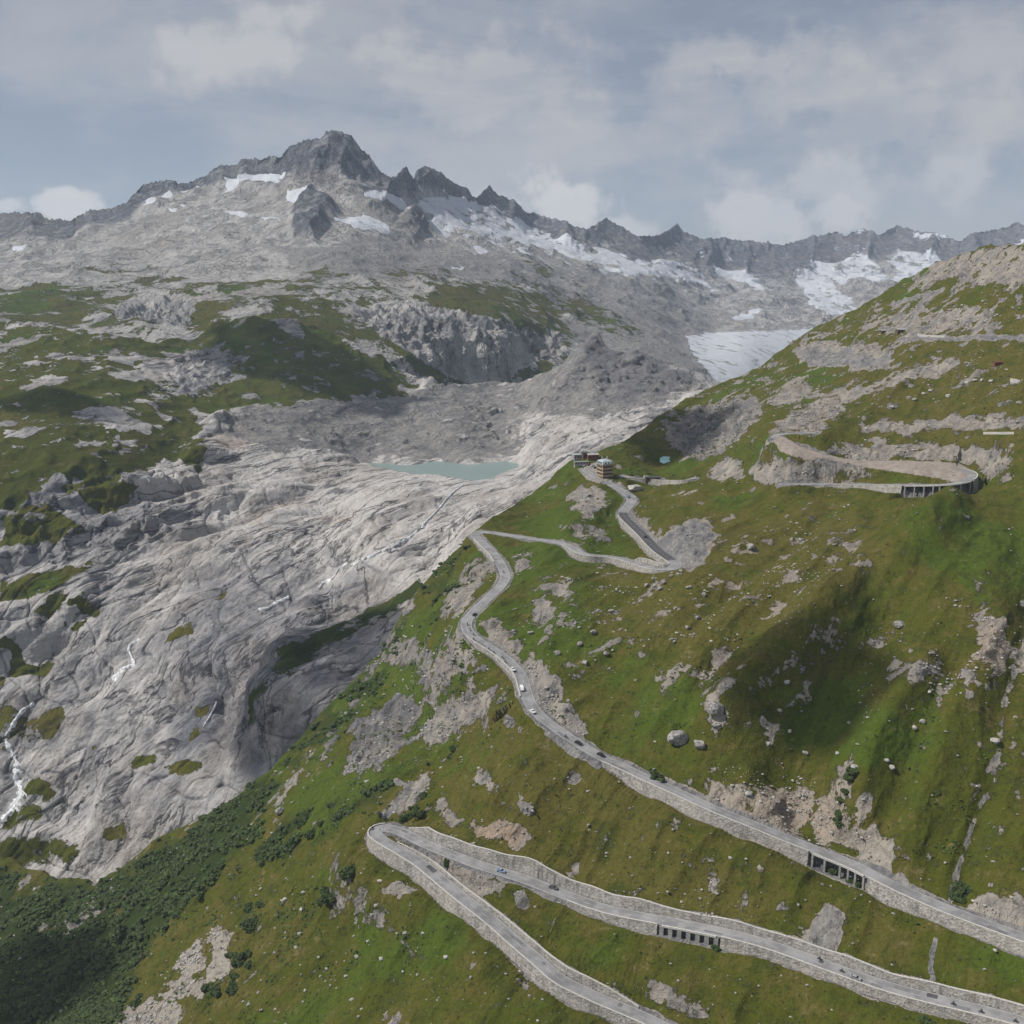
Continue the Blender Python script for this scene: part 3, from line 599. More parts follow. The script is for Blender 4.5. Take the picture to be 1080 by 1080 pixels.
bil = 22 * np.abs(perlin((al + w1) / 210, (ac + w2) / 85, Z / 90 + 2)) + 9 * np.abs(perlin((al + w2) / 85, (ac + w1) / 36, Z / 40 + 6))
hh = bare * (bil + 9 * b1 + 3.5 * b2 - 2.2 * j1 - 1.8 * j2 + 1.0 * fbm(al / 26, ac / 10, Z / 12, 4) + 3.5 * fbm(al / 160, ac / 50, Z / 60, 2, ridged=True)) + 4 * nr * (1 - bare)
joint = np.clip(np.maximum(j1, j2), 0, 1) * bare
hh = hh + green * 6 * fbm(X / 45, Y / 45, Z / 45, 6, ridged=True) + scr * (3.5 * fbm(X / 50, Y / 120, Z / 30, 5, ridged=True) + 1.6 * nb_)
cl = poly_m(PX, PY, [(0,530),(100,490),(160,500),(220,505),(235,560),(150,595),(60,600),(0,610)], 12) + poly_m(PX, PY, [(180,375),(230,360),(260,365),(240,410),(200,420),(170,410)], 8) + .8 * poly_m(PX, PY, [(60,800),(130,780),(150,830),(110,880),(60,860)], 10)
hh = hh + cl * 9 * fbm(X / 28, Y / 28, Z / 120, 5, ridged=True)
edge = sstep(0, 25, -poly_sd(PX, PY, lake_poly, 60)); hh = hh * edge
B.P += n * hh[..., None]
PX2, PY2 = proj(B.P)
m = poly_m(PX2, PY2, lake_poly, 2.5); B.P[..., 2] = B.P[..., 2] * (1 - m) + (LAKEZ - 3) * m
sdl = -poly_sd(PX2, PY2, lake_poly, 60); ring = (sdl > .5) & (sdl < 55)
B.P[..., 2] = np.where(ring, np.maximum(B.P[..., 2], LAKEZ + 1.5 + .10 * np.minimum(sdl, 20) + 1.2 * nb_ - .35 * np.maximum(sdl - 14, 0) * (PY2 > 500)), B.P[..., 2])
vivid = np.clip(.18 + .7 * nbig, 0, 1); dry = np.clip(.35 + .7 * nr, 0, 1)
tint = np.clip(.35 * blob(wx, wy, 240, 470, 20, 10) + .25 * blob(wx, wy, 320, 560, 60, 20) * (nr > .05) + .12 * blob(PX, PY, 640, 380, 60, 30), 0, .5)
rdark = np.clip(rdark + .5 * joint, 0, 1)
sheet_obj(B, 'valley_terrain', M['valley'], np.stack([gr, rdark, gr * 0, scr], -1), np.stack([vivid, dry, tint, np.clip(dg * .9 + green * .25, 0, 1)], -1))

# ------------------------------------------------------------------ mountain chain with the glacier
CC = [(-150,345,1700),(0,345,1720),(0,300,2200),(0,262,2750),(0,225,3300),(-150,225,3300),(-150,290,2300),(150,345,1780),(150,295,2250),(150,250,2700),(150,192,3300),(270,330,1850),(270,280,2300),(270,230,2800),(270,165,3200),
 (355,360,1850),(355,260,2450),(355,200,2950),(355,140,3150),(450,400,1900),(450,330,2040),(450,290,2400),(450,250,2950),(450,178,3500),(530,410,2000),(530,330,2180),(550,280,3000),(515,197,4200),(560,225,4500),
 (640,380,2250),(650,330,2750),(640,290,3600),(640,230,5000),(720,380,2300),(700,400,1950),(780,362,2950),(860,346,3900),(750,330,3900),(715,235,5800),(850,310,5000),(850,249,6800),(950,310,5200),(950,236,7500),(1080,300,5500),(1080,235,7500),(1230,290,5500),(1230,225,7400),(860,400,3000),(1080,400,4000),(1230,400,4000),(560,440,1950),(300,440,1750),(0,440,1600),(700,450,1900)]
TC = [(-150,222),(-60,224),(0,224),(12,223),(40,225),(52,230),(62,229),(74,232),(79,227),(90,222),(120,218),(135,211),(150,193),(162,190),(175,190),(190,193),(215,184),(235,173),(250,174),(256,168),(270,165),(274,168),(284,163),(292,163),(294,166),(302,155),(320,148),(340,146),(345,139),(352,138),(362,139),(372,143),(382,156),(390,162),(400,178),(413,188),(418,186),(424,178),(429,176),(436,189),(442,178),(450,175.5),(462,180),(480,193),(494,199),(498,206),(503,208),(510,200),(516,195),(526,205),(545,213),(556,224),(565,223),(590,232),(612,240),(618,241),(628,236),(640,229),(655,236),(675,248),(690,248),(705,241),(714,234),(723,243),(742,252),(763,250),(784,253),(809,256),(825,257),(848,251),(858,249),(883,243),(892,247),(897,244),(911,240),(929,246),(946,235),(960,240),(981,244),(997,247),(1011,253),(1027,246),(1045,240),(1060,238),(1071,233),(1080,235),(1100,228),(1230,224)]
C = make_sheet(CC, TC, -150, 1230, [(-150, 420), (150, 430), (400, 440), (600, 440), (760, 440), (900, 400), (1230, 400)], Q, [(20, 14), (60, 55), (150, 150), (350, 330), (700, 560)], rowstep=0.8)
PX, PY = proj(C.P); X, Y, Z = C.P[..., 0], C.P[..., 1], C.P[..., 2]
nr = fbm(X / 160, Y / 160, Z / 160, 5); nb_ = fbm(X / 55 + 40, Y / 55, Z / 55, 4); nbig = fbm(X / 600, Y / 600, Z / 400 + 9, 4)
wx = PX + 9 * nr + 5 * nb_; wy = PY + 7 * fbm(X / 160 + 99, Y / 160, Z / 160, 4) + 4 * nb_
topd = PY - np.interp(PX, [p[0] for p in TC], [p[1] for p in TC])
crag = 1 - sstep(0.5, 1.2, topd / np.interp(PX, [0, 60, 80, 150, 200, 300, 350, 400, 450, 520, 640, 740, 850, 950, 1080], [30, 26, 14, 20, 8, 34, 58, 34, 24, 26, 30, 36, 42, 32, 30]) + .35 * nr)
crag = np.maximum(crag, poly_m(wx, wy, [(305,228),(320,208),(330,195),(340,206),(352,215),(358,232),(340,238),(330,250),(315,248)], 4))
crag = np.maximum(crag, poly_m(wx, wy, [(425,225),(440,215),(450,225),(458,245),(440,248),(420,240)], 4))
cliff = poly_m(wx, wy, [(375,325),(405,318),(450,318),(500,330),(560,345),(600,352),(590,375),(560,385),(530,402),(490,402),(450,385),(400,350)], 5)
cliff = np.maximum(cliff, poly_m(wx, wy, [(112,318),(140,314),(180,312),(210,318),(200,340),(165,342),(125,335)], 4))
glac = poly_m(PX + 3 * nb_, PY + 1.5 * nb_, [(722,353),(760,349),(820,347),(880,344),(900,350),(860,375),(780,420),(760,410),(740,385),(728,370)], 3)
SN = [([(237,187),(250,186),(264,182),(278,179),(299,187),(290,191),(268,187),(250,193),(243,203),(237,203)], .9), ([(302,197),(328,196),(327,207),(318,211),(303,209)], 1),
 ([(382,201),(395,200),(415,205),(434,218),(425,219),(410,213),(385,208)], .85), ([(350,232),(365,226),(385,223),(412,234),(414,247),(395,243),(380,241),(365,236)], .8), ([(150,213),(180,200),(215,188),(218,191),(185,204),(155,217)], .7), ([(14,258),(30,256),(27,263),(12,264)], .9),
 ([(272,180),(298,178),(300,185),(280,186)], .9), ([(228,222),(262,226),(295,228),(295,232),(260,230),(230,226)], .7), ([(175,222),(200,208),(196,216),(178,224)], .6),
 ([(443,203),(480,206),(530,220),(600,250),(640,264),(680,284),(672,292),(630,280),(580,262),(540,255),(500,245),(462,240),(448,224)], .66),
 ([(440,204),(475,208),(500,216),(490,222),(460,218)], .8), ([(520,232),(560,240),(600,262),(585,264),(545,250)], .65), ([(640,266),(700,270),(740,284),(748,300),(720,296),(670,284)], .68),
 ([(750,278),(785,283),(812,305),(804,309),(780,296),(756,290)], .8), ([(838,288),(860,276),(880,275),(905,264),(930,280),(950,262),(985,264),(1000,270),(1040,262),(1050,268),(1010,278),(975,286),(950,296),(925,300),(905,292),(880,300),(905,318),(900,330),(870,334),(852,318),(842,302)], .74),
 ([(960,241),(975,244.5),(997,247.5),(1006,251),(985,251),(966,247)], 1.0), ([(772,335),(790,326),(806,326),(795,334),(778,338)], .95), ([(680,278),(700,280),(715,292),(690,288)], .8), ([(450,245),(470,240),(480,250),(462,252)], .7), ([(470,280),(490,278),(488,284)], .8), ([(890,240),(910,240.5),(918,243),(905,244)], .8),
 ([(1010,275),(1035,268),(1060,262),(1080,250),(1080,258),(1040,278),(1020,285)], .6)]
snow = np.zeros(PX.shape)
streak = 1.25 * fbm(wx / 30 + wy / 34, (wy - .45 * wx) / 8, 0 * wx, 5, g=.6)
for pts, st in SN:
    k = poly_m(wx * .5 + PX * .5, wy * .5 + PY * .5, pts, 3) * st
    snow = np.maximum(snow, k if st >= .78 else k * (0.98 + 1.5 * streak))
snow = np.clip(snow + .45 * sstep(.12, .35, streak) * (PY < 275) * (topd > 12) * sstep(380, 480, PX) + .3 * sstep(.2, .4, streak) * (PY < 250) * (topd > 14), 0, 1)
glacs = glac * (.72 + .11 * fbm(PX / 40 + PY / 30, PY / 2.6 + PX / 60, 0 * PX, 3))
snow = np.maximum(snow, glacs)
low_band = sstep(255, 330, PY + 14 * nbig + .02 * PX) * (1 - sstep(560, 660, PX + 30 * nr))
gr = low_band * (.40 + .5 * sstep(-.1, .3, nr)) * (1 - .5 * sstep(120, 0, PX)* (PY < 300)) 
gr = np.maximum(gr, .75 * poly_m(wx, wy, [(395,345),(410,345),(450,375),(500,405),(510,412),(480,415),(440,395),(405,362)], 5)); gr = np.maximum(gr, .7 * poly_m(wx, wy, [(505,340),(530,352),(560,378),(590,385),(575,392),(540,378),(512,355)], 4))
gr = np.maximum(gr, .62 * blob(wx, wy, 40, 320, 110, 22)); gr = np.maximum(gr, .62 * blob(wx, wy, 340, 335, 90, 16, 15)); gr = np.maximum(gr, .6 * blob(wx, wy, 510, 312, 80, 16, 15)); gr = np.maximum(gr, .55 * blob(wx, wy, 620, 330, 60, 14, 25))
gr = gr * (1 - .75 * cliff) * (1 - crag)
scr = np.clip(.75 * poly_m(wx, wy, [(300,262),(400,250),(480,262),(600,285),(700,300),(760,330),(745,395),(640,375),(600,345),(560,300),(440,285),(340,290)], 10) + .3 * (PY < 300) * (1 - crag) + .25 * sstep(.0, .25, nb_), 0, 1) * (1 - crag) * (1 - cliff)
snow = np.clip(snow + .62 * poly_m(wx, wy, [(443,205),(520,222),(620,258),(740,285),(770,310),(700,305),(600,285),(500,262),(455,245)], 8) * (.35 + 1.6 * streak), 0, 1)
rdark = np.clip(.04 + .3 * nr + .35 * nb_ + .95 * crag + .28 * cliff + .12 * (PX > 700), 0, 1)
n = normals(C.P)
D = np.linalg.norm(C.P, axis=-1) / 3000
face = np.clip(crag + cliff, 0, 1)
hh = D * (1 - face) * (22 * fbm(X / 190, Y / 190, Z / 130, 7, ridged=True, g=.56) + 7 * nb_) * (1 - .5 * glac)
hh = hh + D * crag * (38 * fbm(X / 130 / D, Y / 130 / D, Z / 260 / D, 7, ridged=True, g=.6) + 9 * nb_) * sstep(-6, 10, topd)
hh = hh + cliff * (20 * fbm(X / 60, Y / 60, Z / 260, 5, ridged=True, g=.6) + 15 * fbm(X / 26, Y / 26, Z / 220, 5, ridged=True, g=.6))
hh = hh + 26 * poly_m(wx, wy, [(305,228),(320,208),(330,195),(340,206),(352,215),(358,232),(340,238),(330,250),(315,248)], 9) + 16 * poly_m(wx, wy, [(425,225),(440,215),(450,225),(458,245),(440,248),(420,240)], 5)
hh = hh * (1 - .93 * glac) * (1 - .55 * np.clip(snow, 0, 1) * (crag < .5))
C.P += n * hh[..., None]
# jagged crest
jag = 1 - sstep(0, 9, topd)
C.P[..., 2] += D * jag * 7 * fbm(PX / 5, D, 0 * PX, 4, ridged=True) * crag
tint = np.clip(.10 * (PX > 860) * (1 - snow) + .12 * blob(wx, wy, 330, 185, 25, 8), 0, .3)
sheet_obj(C, 'mountains', M['mount'], np.stack([gr, rdark, snow, scr], -1), np.stack([np.clip(.2 + nbig, 0, 1), np.clip(.35 + nr, 0, 1), tint, gr * .25], -1))

# far low ground under everything
me = mesh_np('ground', [(-6000, -1800, -760), (6000, -1800, -760), (6000, 8600, -760), (-6000, 8600, -760)], [(0, 1, 2, 3)])
o = link('ground', me, M['boulder']); o['kind'] = 'structure'

# ------------------------------------------------------------------ water
def ribbon(P, w, lift, name, mat, uvz=None):
    T = np.gradient(P, axis=0); T /= np.linalg.norm(T, axis=1)[:, None] + 1e-9
    Nn = np.stack([-T[:, 1], T[:, 0], 0 * T[:, 0]], 1); Nn /= np.linalg.norm(Nn, axis=1)[:, None] + 1e-9
    return P + Nn * w[:, None], P - Nn * w[:, None]
def drape_line(s, pts, w, name, mat, lift=1.3, jitter=0.6, arch=0.35):
    p = catmull(pts, 8); d = np.r_[0, np.cumsum(np.hypot(*np.diff(p, axis=0).T))]
    u = np.arange(0, d[-1], 1.0); px, py = np.interp(u, d, p[:, 0]), np.interp(u, d, p[:, 1])
    wv = np.interp(u, np.linspace(0, d[-1], len(w)), w) * (1 + jitter * perlin(u / 4, 1.3, 2.1) * 2)
    cols = []; K = 5
    tx = np.gradient(px); ty = np.gradient(py); l = np.hypot(tx, ty); nx, ny = -ty / l, tx / l
    for k in range(K):
        f = (k / (K - 1) - .5) * 2; q = surf(s, px + nx * wv * f, py + ny * wv * f)
        toc = -q / np.linalg.norm(q, axis=1)[:, None]
        q = q + (np.array([0, 0, 1.0]) + 0.0 * toc) * (lift * (1 if abs(f) < .9 else -1.5)); cols.append(q)
    V = np.stack(cols, 1)
    me = mesh_np(name, V, grid_faces(len(u), K), smooth=True); o = link(name, me, mat); o['kind'] = 'structure'; return o
def fill_poly(pts, zfun, name, mat, step=1.5):
    bm = bmesh.new(); vs = [bm.verts.new(zfun(*p)) for p in pts]; f = bm.faces.new(vs); bmesh.ops.triangulate(bm, faces=[f])
    me = bpy.data.meshes.new(name); bm.to_mesh(me); bm.free(); return link(name, me, mat)
def water_mat(name, c, rough):
    m, nt, bs = nodes(name); g = N(nt, 'ShaderNodeNewGeometry'); n = noise(nt, g.outputs['Position'], 0.02, 4, 0.6)
    nt.links.new(mixc(nt, n, tuple(x * .85 for x in c), tuple(x * 1.15 for x in c)), bs.inputs['Base Color']); bs.inputs['Roughness'].default_value = rough
    n2 = noise(nt, g.outputs['Position'], 0.6, 4, 0.6); b = N(nt, 'ShaderNodeBump', Strength=0.3, Distance=0.2); nt.links.new(n2, b.inputs['Height']); nt.links.new(b.outputs[0], bs.inputs['Normal'])
    return m
M['lake'] = water_mat('glacial_lake', (0.20, 0.27, 0.245), 0.3)
M['pond'] = water_mat('turquoise_pond', (0.22, 0.40, 0.42), 0.4)
lp = [(382,487),(400,483),(470,482.5),(552,483.5),(554,494),(538,502),(520,511),(500,517),(484,513),(466,509),(440,505),(412,501),(386,495)]
def zl(px, py): r = ray(px, py); return tuple(r * (LAKEZ / r[2]))
o = fill_poly(lp, zl, 'lake', M['lake']); o['kind'] = 'structure'
drape_line(B, [(488,512),(478,520),(470,528),(462,538),(452,548),(444,556),(436,564),(428,570),(415,577),(400,583),(385,590),(368,598)], [.5, .7, 1.2, 1.5, .9, .5], 'stream', M['foam'])
drape_line(B, [(366,594),(357,601),(350,611),(341,615),(336,622)], [.8, .7, 1.4, 1.2], 'stream', M['foam'])
drape_line(B, [(305,630),(292,636),(282,642),(272,643)], [1.4, 1.8, 1], 'stream', M['foam'])
drape_line(B, [(147,675),(136,683),(139,694),(141,701),(130,706),(118,718)], [1, 1.6, 2.2, 3.6, 2.2], 'waterfall', M['foam'])
drape_line(B, [(36,742),(22,752),(12,768),(6,780),(12,792),(18,806),(17,820),(22,836),(14,852),(2,866)], [2, 2.2, 3.6, 3, 4.5, 5.5, 5, 3], 'waterfall', M['foam'])
drape_line(B, [(228,742),(222,755),(214,768)], [.7, .9, .6], 'waterfall', M['foam'])
bm_ = [(696,483),(700,481),(708,482),(710,485),(706,487),(700,489),(696,487)]
pz = surf(A, 702, 486)[2]
def zp(px, py): r = ray(px, py); return tuple(r * ((pz + 1.5 + (486 - py) * .55) / r[2]))
o = fill_poly(bm_, zp, 'pond', M['pond']); o['kind'] = 'structure'

# ------------------------------------------------------------------ road surfaces, markings, walls
def strip(rd, i, j, a, b, lift, mat, name, thick=0.0, seg=None, kind='structure'):
    """a solid band along the road between lateral offsets a and b"""
    P, Nn = rd.P[i:j + 1], rd.Nn[i:j + 1]
    a = np.broadcast_to(a, (len(P),))[:, None]; b = np.broadcast_to(b, (len(P),))[:, None]
    up = np.array([0, 0, lift]); dn = np.array([0, 0, lift - thick])
    if thick:
        V = np.stack([P + Nn * a + dn, P + Nn * a + up, P + Nn * b + up, P + Nn * b + dn], 1)
        nc = 4; n = len(P); F_ = []
        for r in range(n - 1):
            for c in range(4): F_.append((r * 4 + c, (r + 1) * 4 + c, (r + 1) * 4 + (c + 1) % 4, r * 4 + (c + 1) % 4))
        F_ += [(0, 1, 2, 3), ((n - 1) * 4 + 3, (n - 1) * 4 + 2, (n - 1) * 4 + 1, (n - 1) * 4)]
        me = mesh_np(name, V, F_)
    else:
        V = np.stack([P + Nn * a + up, P + Nn * b + up], 1)
        g = grid_faces(len(P), 2)
        if seg is not None: g = g[seg[:len(g)]]
        me = mesh_np(name, V, g)
    o = link(name, me, mat); o['kind'] = kind; return o
for rd in roads:
    n = len(rd.P); w = rd.w
    if rd is arc: strip(rd, 0, B1 + 16, w[:B1 + 17], -w[:B1 + 17], 0.0, M['asphalt'], 'road', thick=0.55); q_ = idx(arc, 826, 464, B1 + 16); strip(rd, q_, n - 1, w[q_:] - .5, -w[q_:] + .5, 0.0, M['asphalt'], 'road', thick=0.4); continue
    strip(rd, 0, n - 1, w, -w, 0.0, M['asphalt'], 'road', thick=0.55)
    strip(rd, 0, n - 1, w - .35, w - .53, 0.015, M['line'], 'road_marking')
    strip(rd, 0, n - 1, -w + .53, -w + .35, 0.015, M['line'], 'road_marking')
    if rd in (low, mid): strip(rd, 0, n - 1, .08, -.08, 0.015, M['line'], 'road_marking', seg=(np.arange(n) % 4) < 2)
na, nb2 = idx(mid, 708, 591, idx(mid, 714, 597) - 3), idx(mid, 658, 541)
strip(mid, na, nb2, mid.w[na:nb2 + 1] - .1, -mid.w[na:nb2 + 1] + .1, 0.008, M['asphalt_new'], 'road')
ia = idx(low, 457, 922); strip(low, ia, ia + 3, -.2, -3.0, 0.008, M['asphalt_new'], 'road')
ia = idx(low, 978, 1052, hp); strip(low, ia, ia + 2, .5, 3.2, 0.008, M['asphalt_new'], 'road')
ia = idx(low, 861, 1014, hp); strip(low, ia, ia + 1, .3, 2, 0.008, M['asphalt_new'], 'road')

prg = random.Random(5)
for rd, q0, q1 in ((low, 5, len(low.P) - 8), (mid, 5, na - 10)):
    for _ in range(11):
        i0 = prg.randrange(q0, q1 - 8); sd_ = prg.choice((-1, 1)); strip(rd, i0, i0 + prg.randrange(1, 6), sd_ * prg.uniform(.3, .8), sd_ * prg.uniform(1.6, 3.0), 0.008, M['asphalt_patch'], 'road')
def drape_patch(pts, name, mat, lift):
    xs = [p[0] for p in pts]; ys = [p[1] for p in pts]; st = 1.0
    gx = np.arange(min(xs), max(xs) + st, st); gy = np.arange(min(ys), max(ys) + st, st); GX, GY = np.meshgrid(gx, gy)
    P = surf(A, GX.ravel(), GY.ravel()).reshape(*GX.shape, 3); P = P + np.array([0, 0, lift])
    ins = poly_sd(GX, GY, pts) > -.3; f = grid_faces(*GX.shape); k = ins.ravel()[f].all(1); f = f[k]
    me = mesh_np(name, P.reshape(-1, 3), f, True); bm = bmesh.new(); bm.from_mesh(me)
    bmesh.ops.delete(bm, geom=[v for v in bm.verts if not v.link_faces], context='VERTS')
    r = bmesh.ops.extrude_face_region(bm, geom=bm.faces[:]); bmesh.ops.translate(bm, verts=[v for v in r['geom'] if isinstance(v, bmesh.types.BMVert)], vec=(0, 0, -2.0))
    bm.to_mesh(me); bm.free(); o = link(name, me, mat); o['kind'] = 'structure'; return o
drape_patch(APRON, 'pavement', M['paving'], 0.35)
drape_patch(YARD, 'pavement', M['gravel'], 0.25)

def build_wall(rd, i, j, side, h, up, label):
    P, Nn = rd.P[i:j + 1], rd.Nn[i:j + 1] * side; w = rd.w[i:j + 1][:, None]; h = np.asarray(h)[:, None]
    z = np.array([0, 0, 1.0])
    if up:   # stands on the uphill edge
        a = w + .25; prof = [(a, -.6), (a + .12 * h + .05, h), (a + .12 * h + .75, h + .02), (a + 1.2 + .1 * h, -.6)]
        base = strip
    else:
        prof = [(w - .05, -h - 2), (w - .05, .45), (w + .5, .45), (w + .55 + .22 * h, -h - 2)]
    V = np.stack([P + Nn * o_ + z * np.broadcast_to(q, (len(P), 1)) for o_, q in prof], 1); n = len(P)
    if not up: # rough outer face
        pass
    F_ = []
    for r in range(n - 1):
        for c in range(4): F_.append((r * 4 + c, (r + 1) * 4 + c, (r + 1) * 4 + (c + 1) % 4, r * 4 + (c + 1) % 4))
    F_ += [(0, 1, 2, 3), ((n - 1) * 4 + 3, (n - 1) * 4 + 2, (n - 1) * 4 + 1, (n - 1) * 4)]
    root = link('retaining_wall', mesh_np('retaining_wall', V, F_), M['wall']); tag(root, label, 'wall', 'stone retaining walls along the pass road')
    # coping
    a, b = (prof[1][0], prof[2][0]); zc = prof[2][1]
    V = np.stack([P + Nn * (a - .06) + z * (zc + .01), P + Nn * (a - .06) + z * (zc + .22), P + Nn * (b + .06) + z * (zc + .22), P + Nn * (b + .06) + z * (zc + .01)], 1)
    link('coping', mesh_np('coping', V, F_), M['cap'], root)
for wl in walls: build_wall(*wl)

def box_bm(bm, cx, cy, z0, z1, sx, sy, rot=0):
    c, s = math.cos(rot), math.sin(rot); vs = []
    for z in (z0, z1):
        for dx, dy in ((-1, -1), (1, -1), (1, 1), (-1, 1)):
            x, y = dx * sx / 2, dy * sy / 2; vs.append(bm.verts.new((cx + x * c - y * s, cy + x * s + y * c, z)))
    for f in ((3, 2, 1, 0), (4, 5, 6, 7), (0, 1, 5, 4), (1, 2, 6, 5), (2, 3, 7, 6), (3, 0, 4, 7)): bm.faces.new([vs[k] for k in f])
def bm_obj(bm, name, mat, parent=None, smooth=False):
    me = bpy.data.meshes.new(name); bmesh.ops.recalc_face_normals(bm, faces=bm.faces); bm.to_mesh(me); bm.free()
    if smooth:
        for p in me.polygons: p.use_smooth = True
    return link(name, me, mat, parent)
def empty(name, loc, rz=0):
    o = bpy.data.objects.new(name, None); col.objects.link(o); o.location = loc; o.rotation_euler = (0, 0, rz); o.empty_display_size = 1; return o
def gallery(rd, i, j, side, H, nbay, label, pw=0.9):
    c = rd.P[(i + j) // 2]; root = empty('road_gallery', tuple(c)); tag(root, label, 'gallery')
    P, Nn = rd.P[i:j + 1], rd.Nn[i:j + 1] * side; w = rd.w[i:j + 1][:, None]; z = np.array([0, 0, 1.0]); n = len(P)
    def band(prof, nm, mat):
        V = np.stack([P + Nn * (w + o_) + z * q for o_, q in prof], 1) - c; F_ = []
        for r in range(n - 1):
            for k in range(4): F_.append((r * 4 + k, (r + 1) * 4 + k, (r + 1) * 4 + (k + 1) % 4, r * 4 + (k + 1) % 4))
        F_ += [(0, 1, 2, 3), ((n - 1) * 4 + 3, (n - 1) * 4 + 2, (n - 1) * 4 + 1, (n - 1) * 4)]
        return link(nm, mesh_np(nm, V, F_), mat, root)
    band([(.02, -.5), (.02, .35), (.7, .35), (.7, -.5)], 'deck_edge', M['cap'])
    for k in range(nbay + 1):
        t = k / nbay * (n - 1); q = int(round(t)); p = P[q] + Nn[q] * (w[q] + .1) - c; bm = bmesh.new()
        box_bm(bm, p[0], p[1], p[2] - H - 3, p[2] - .51, pw, .9, math.atan2(rd.T[i + q, 1], rd.T[i + q, 0])); bm_obj(bm, 'pillar', M['concrete'], root)
gallery(mid, G0, G1, 1, 6.5, 5, 'five bay concrete gallery under the upper road with rock behind its pillars')
gallery(low, g0, g1, -1, 4.6, 6, 'row of six small dark openings under the middle road', 1.9)
gallery(arc, B0, B1, -1, 9, 7, 'tall concrete gallery on slim pillars under the right hand bend at upper right', .8)

# ------------------------------------------------------------------ vehicles
def extr(bm, prof, y0, y1, ins=0.0):
    """side profile (x, z) extruded across y, optionally narrowing upward"""
    zt_ = max(p[1] for p in prof); zb = min(p[1] for p in prof)
    def yy(y, z): return y * (1 - ins * (z - zb) / (zt_ - zb + 1e-6))
    a = [bm.verts.new((x, yy(y0, z), z)) for x, z in prof]; b = [bm.verts.new((x, yy(y1, z), z)) for x, z in prof]
    n = len(prof); bm.faces.new(a[::-1]); bm.faces.new(b)
    for i in range(n): bm.faces.new((a[i], a[(i + 1) % n], b[(i + 1) % n], b[i]))
def wheel_bm(x, y, r=0.33, wdt=0.24):
    bm = bmesh.new(); bmesh.ops.create_cone(bm, cap_ends=True, segments=14, radius1=r, radius2=r, depth=wdt, matrix=Matrix.Translation((x, y, r)) @ Matrix.Rotation(R(90), 4, 'X')); return bm
def make_car(paint, kind='car'):
    root = empty('parked_car' if kind == 'parked' else 'car', (0, 0, 0)); bm = bmesh.new()
    if kind == 'van':
        extr(bm, [(-2.5, .35), (2.5, .35), (2.55, .9), (2.3, 1.15), (1.7, 1.95), (-2.45, 2.05), (-2.55, .6)], -.95, .95, .10)
    else:
        extr(bm, [(-2.15, .3), (2.1, .3), (2.2, .55), (2.1, .8), (1.1, .95), (-1.9, 1.0), (-2.2, .85), (-2.2, .5)], -.88, .88, .06)
        extr(bm, [(-1.75, .96), (1.0, .93), (.25, 1.45), (-1.2, 1.47)], -.8, .8, .22)
    bmesh.ops.bevel(bm, geom=bm.edges[:], offset=.05, segments=2, affect='EDGES'); bm_obj(bm, 'body', paint, root)
    bm = bmesh.new()
    if kind == 'van': extr(bm, [(.2, 1.2), (2.05, 1.2), (1.72, 1.75), (.2, 1.8)], -.93, .93, .02)
    else: extr(bm, [(-1.62, 1.02), (.93, 1.0), (.3, 1.38), (-1.17, 1.40)], -.795, .795, .19)
    bm_obj(bm, 'windows', M['glass'], root)
    bm = bmesh.new()
    if kind != 'van':
        extr(bm, [(.36, 1.40), (.96, 1.01), (1.02, 1.02), (.42, 1.43)], -.6, .6, .1); bm_obj(bm, 'windscreen', M['glass'], root)
        bm = bmesh.new(); extr(bm, [(-1.27, 1.42), (-1.72, 1.04), (-1.78, 1.06), (-1.33, 1.45)], -.6, .6, .1); bm_obj(bm, 'rear_window', M['glass'], root)
    else: bm.free()
    for x in (-1.35, 1.35):
        for y in (-.82, .82): bm_obj(wheel_bm(x, y), 'wheel', M['tyre'], root)
    for y in (-.6, .6):
        bm = bmesh.new(); box_bm(bm, 2.16 if kind != 'van' else 2.5, y, .6, .75, .1, .32); bm_obj(bm, 'headlight', M['silver'], root)
    return root
def copy_tree(o, parent=None):
    c = o.copy(); col.objects.link(c)
    if parent: c.parent = parent
    for ch in list(o.children): copy_tree(ch, c)
    return c
def on_road(px, py):
    b = (1e9, None, 0)
    for rd in roads:
        k = int(np.argmin((rd.px - px) ** 2 + (rd.py - py) ** 2)); d = (rd.px[k] - px) ** 2 + (rd.py[k] - py) ** 2
        if d < b[0]: b = (d, rd, k)
    _, rd, k = b; r = ray(px, py); P = r * ((rd.P[k, 2] + .02) / r[2])
    off = float(((P - rd.P[k]) * rd.Nn[k]).sum()); lim = rd.w[k] - 1.1
    P = rd.P[k] + rd.Nn[k] * np.clip(off, -lim, lim) + np.array([0, 0, .02]); return P, math.atan2(rd.T[k, 1], rd.T[k, 0]), rd, k
protos = {}
def put_car(px, py, paint, label, kind='car', flip=0, rz=None, ground=False, z=None):
    key = (paint, kind); first = key not in protos
    if first: protos[key] = make_car(M[paint], kind)
    o = protos[key] if first else copy_tree(protos[key])
    if ground: P = surf(A, px, py); P = P + np.array([0, 0, .3]); a = rz or 0
    else:
        P, a, _, _ = on_road(px, py)
        if rz is not None: a = rz
    o.location = tuple(P); o.rotation_euler = (0, 0, a + (math.pi if flip else 0)); tag(o, label, 'van' if kind == 'van' else 'car', 'cars on the pass road' if not ground else 'vehicles parked by the hotel')
    return o
put_car(527, 919, 'blue', 'pale blue car on the middle road nearest the left hairpin')
put_car(581, 936, 'grey', 'dark grey car on the middle road right of the pale blue car')
put_car(901, 1032, 'silver', 'silver car on the middle road at lower right')
put_car(609, 784, 'black', 'black car on the upper road, the higher of the two black ones', flip=1)
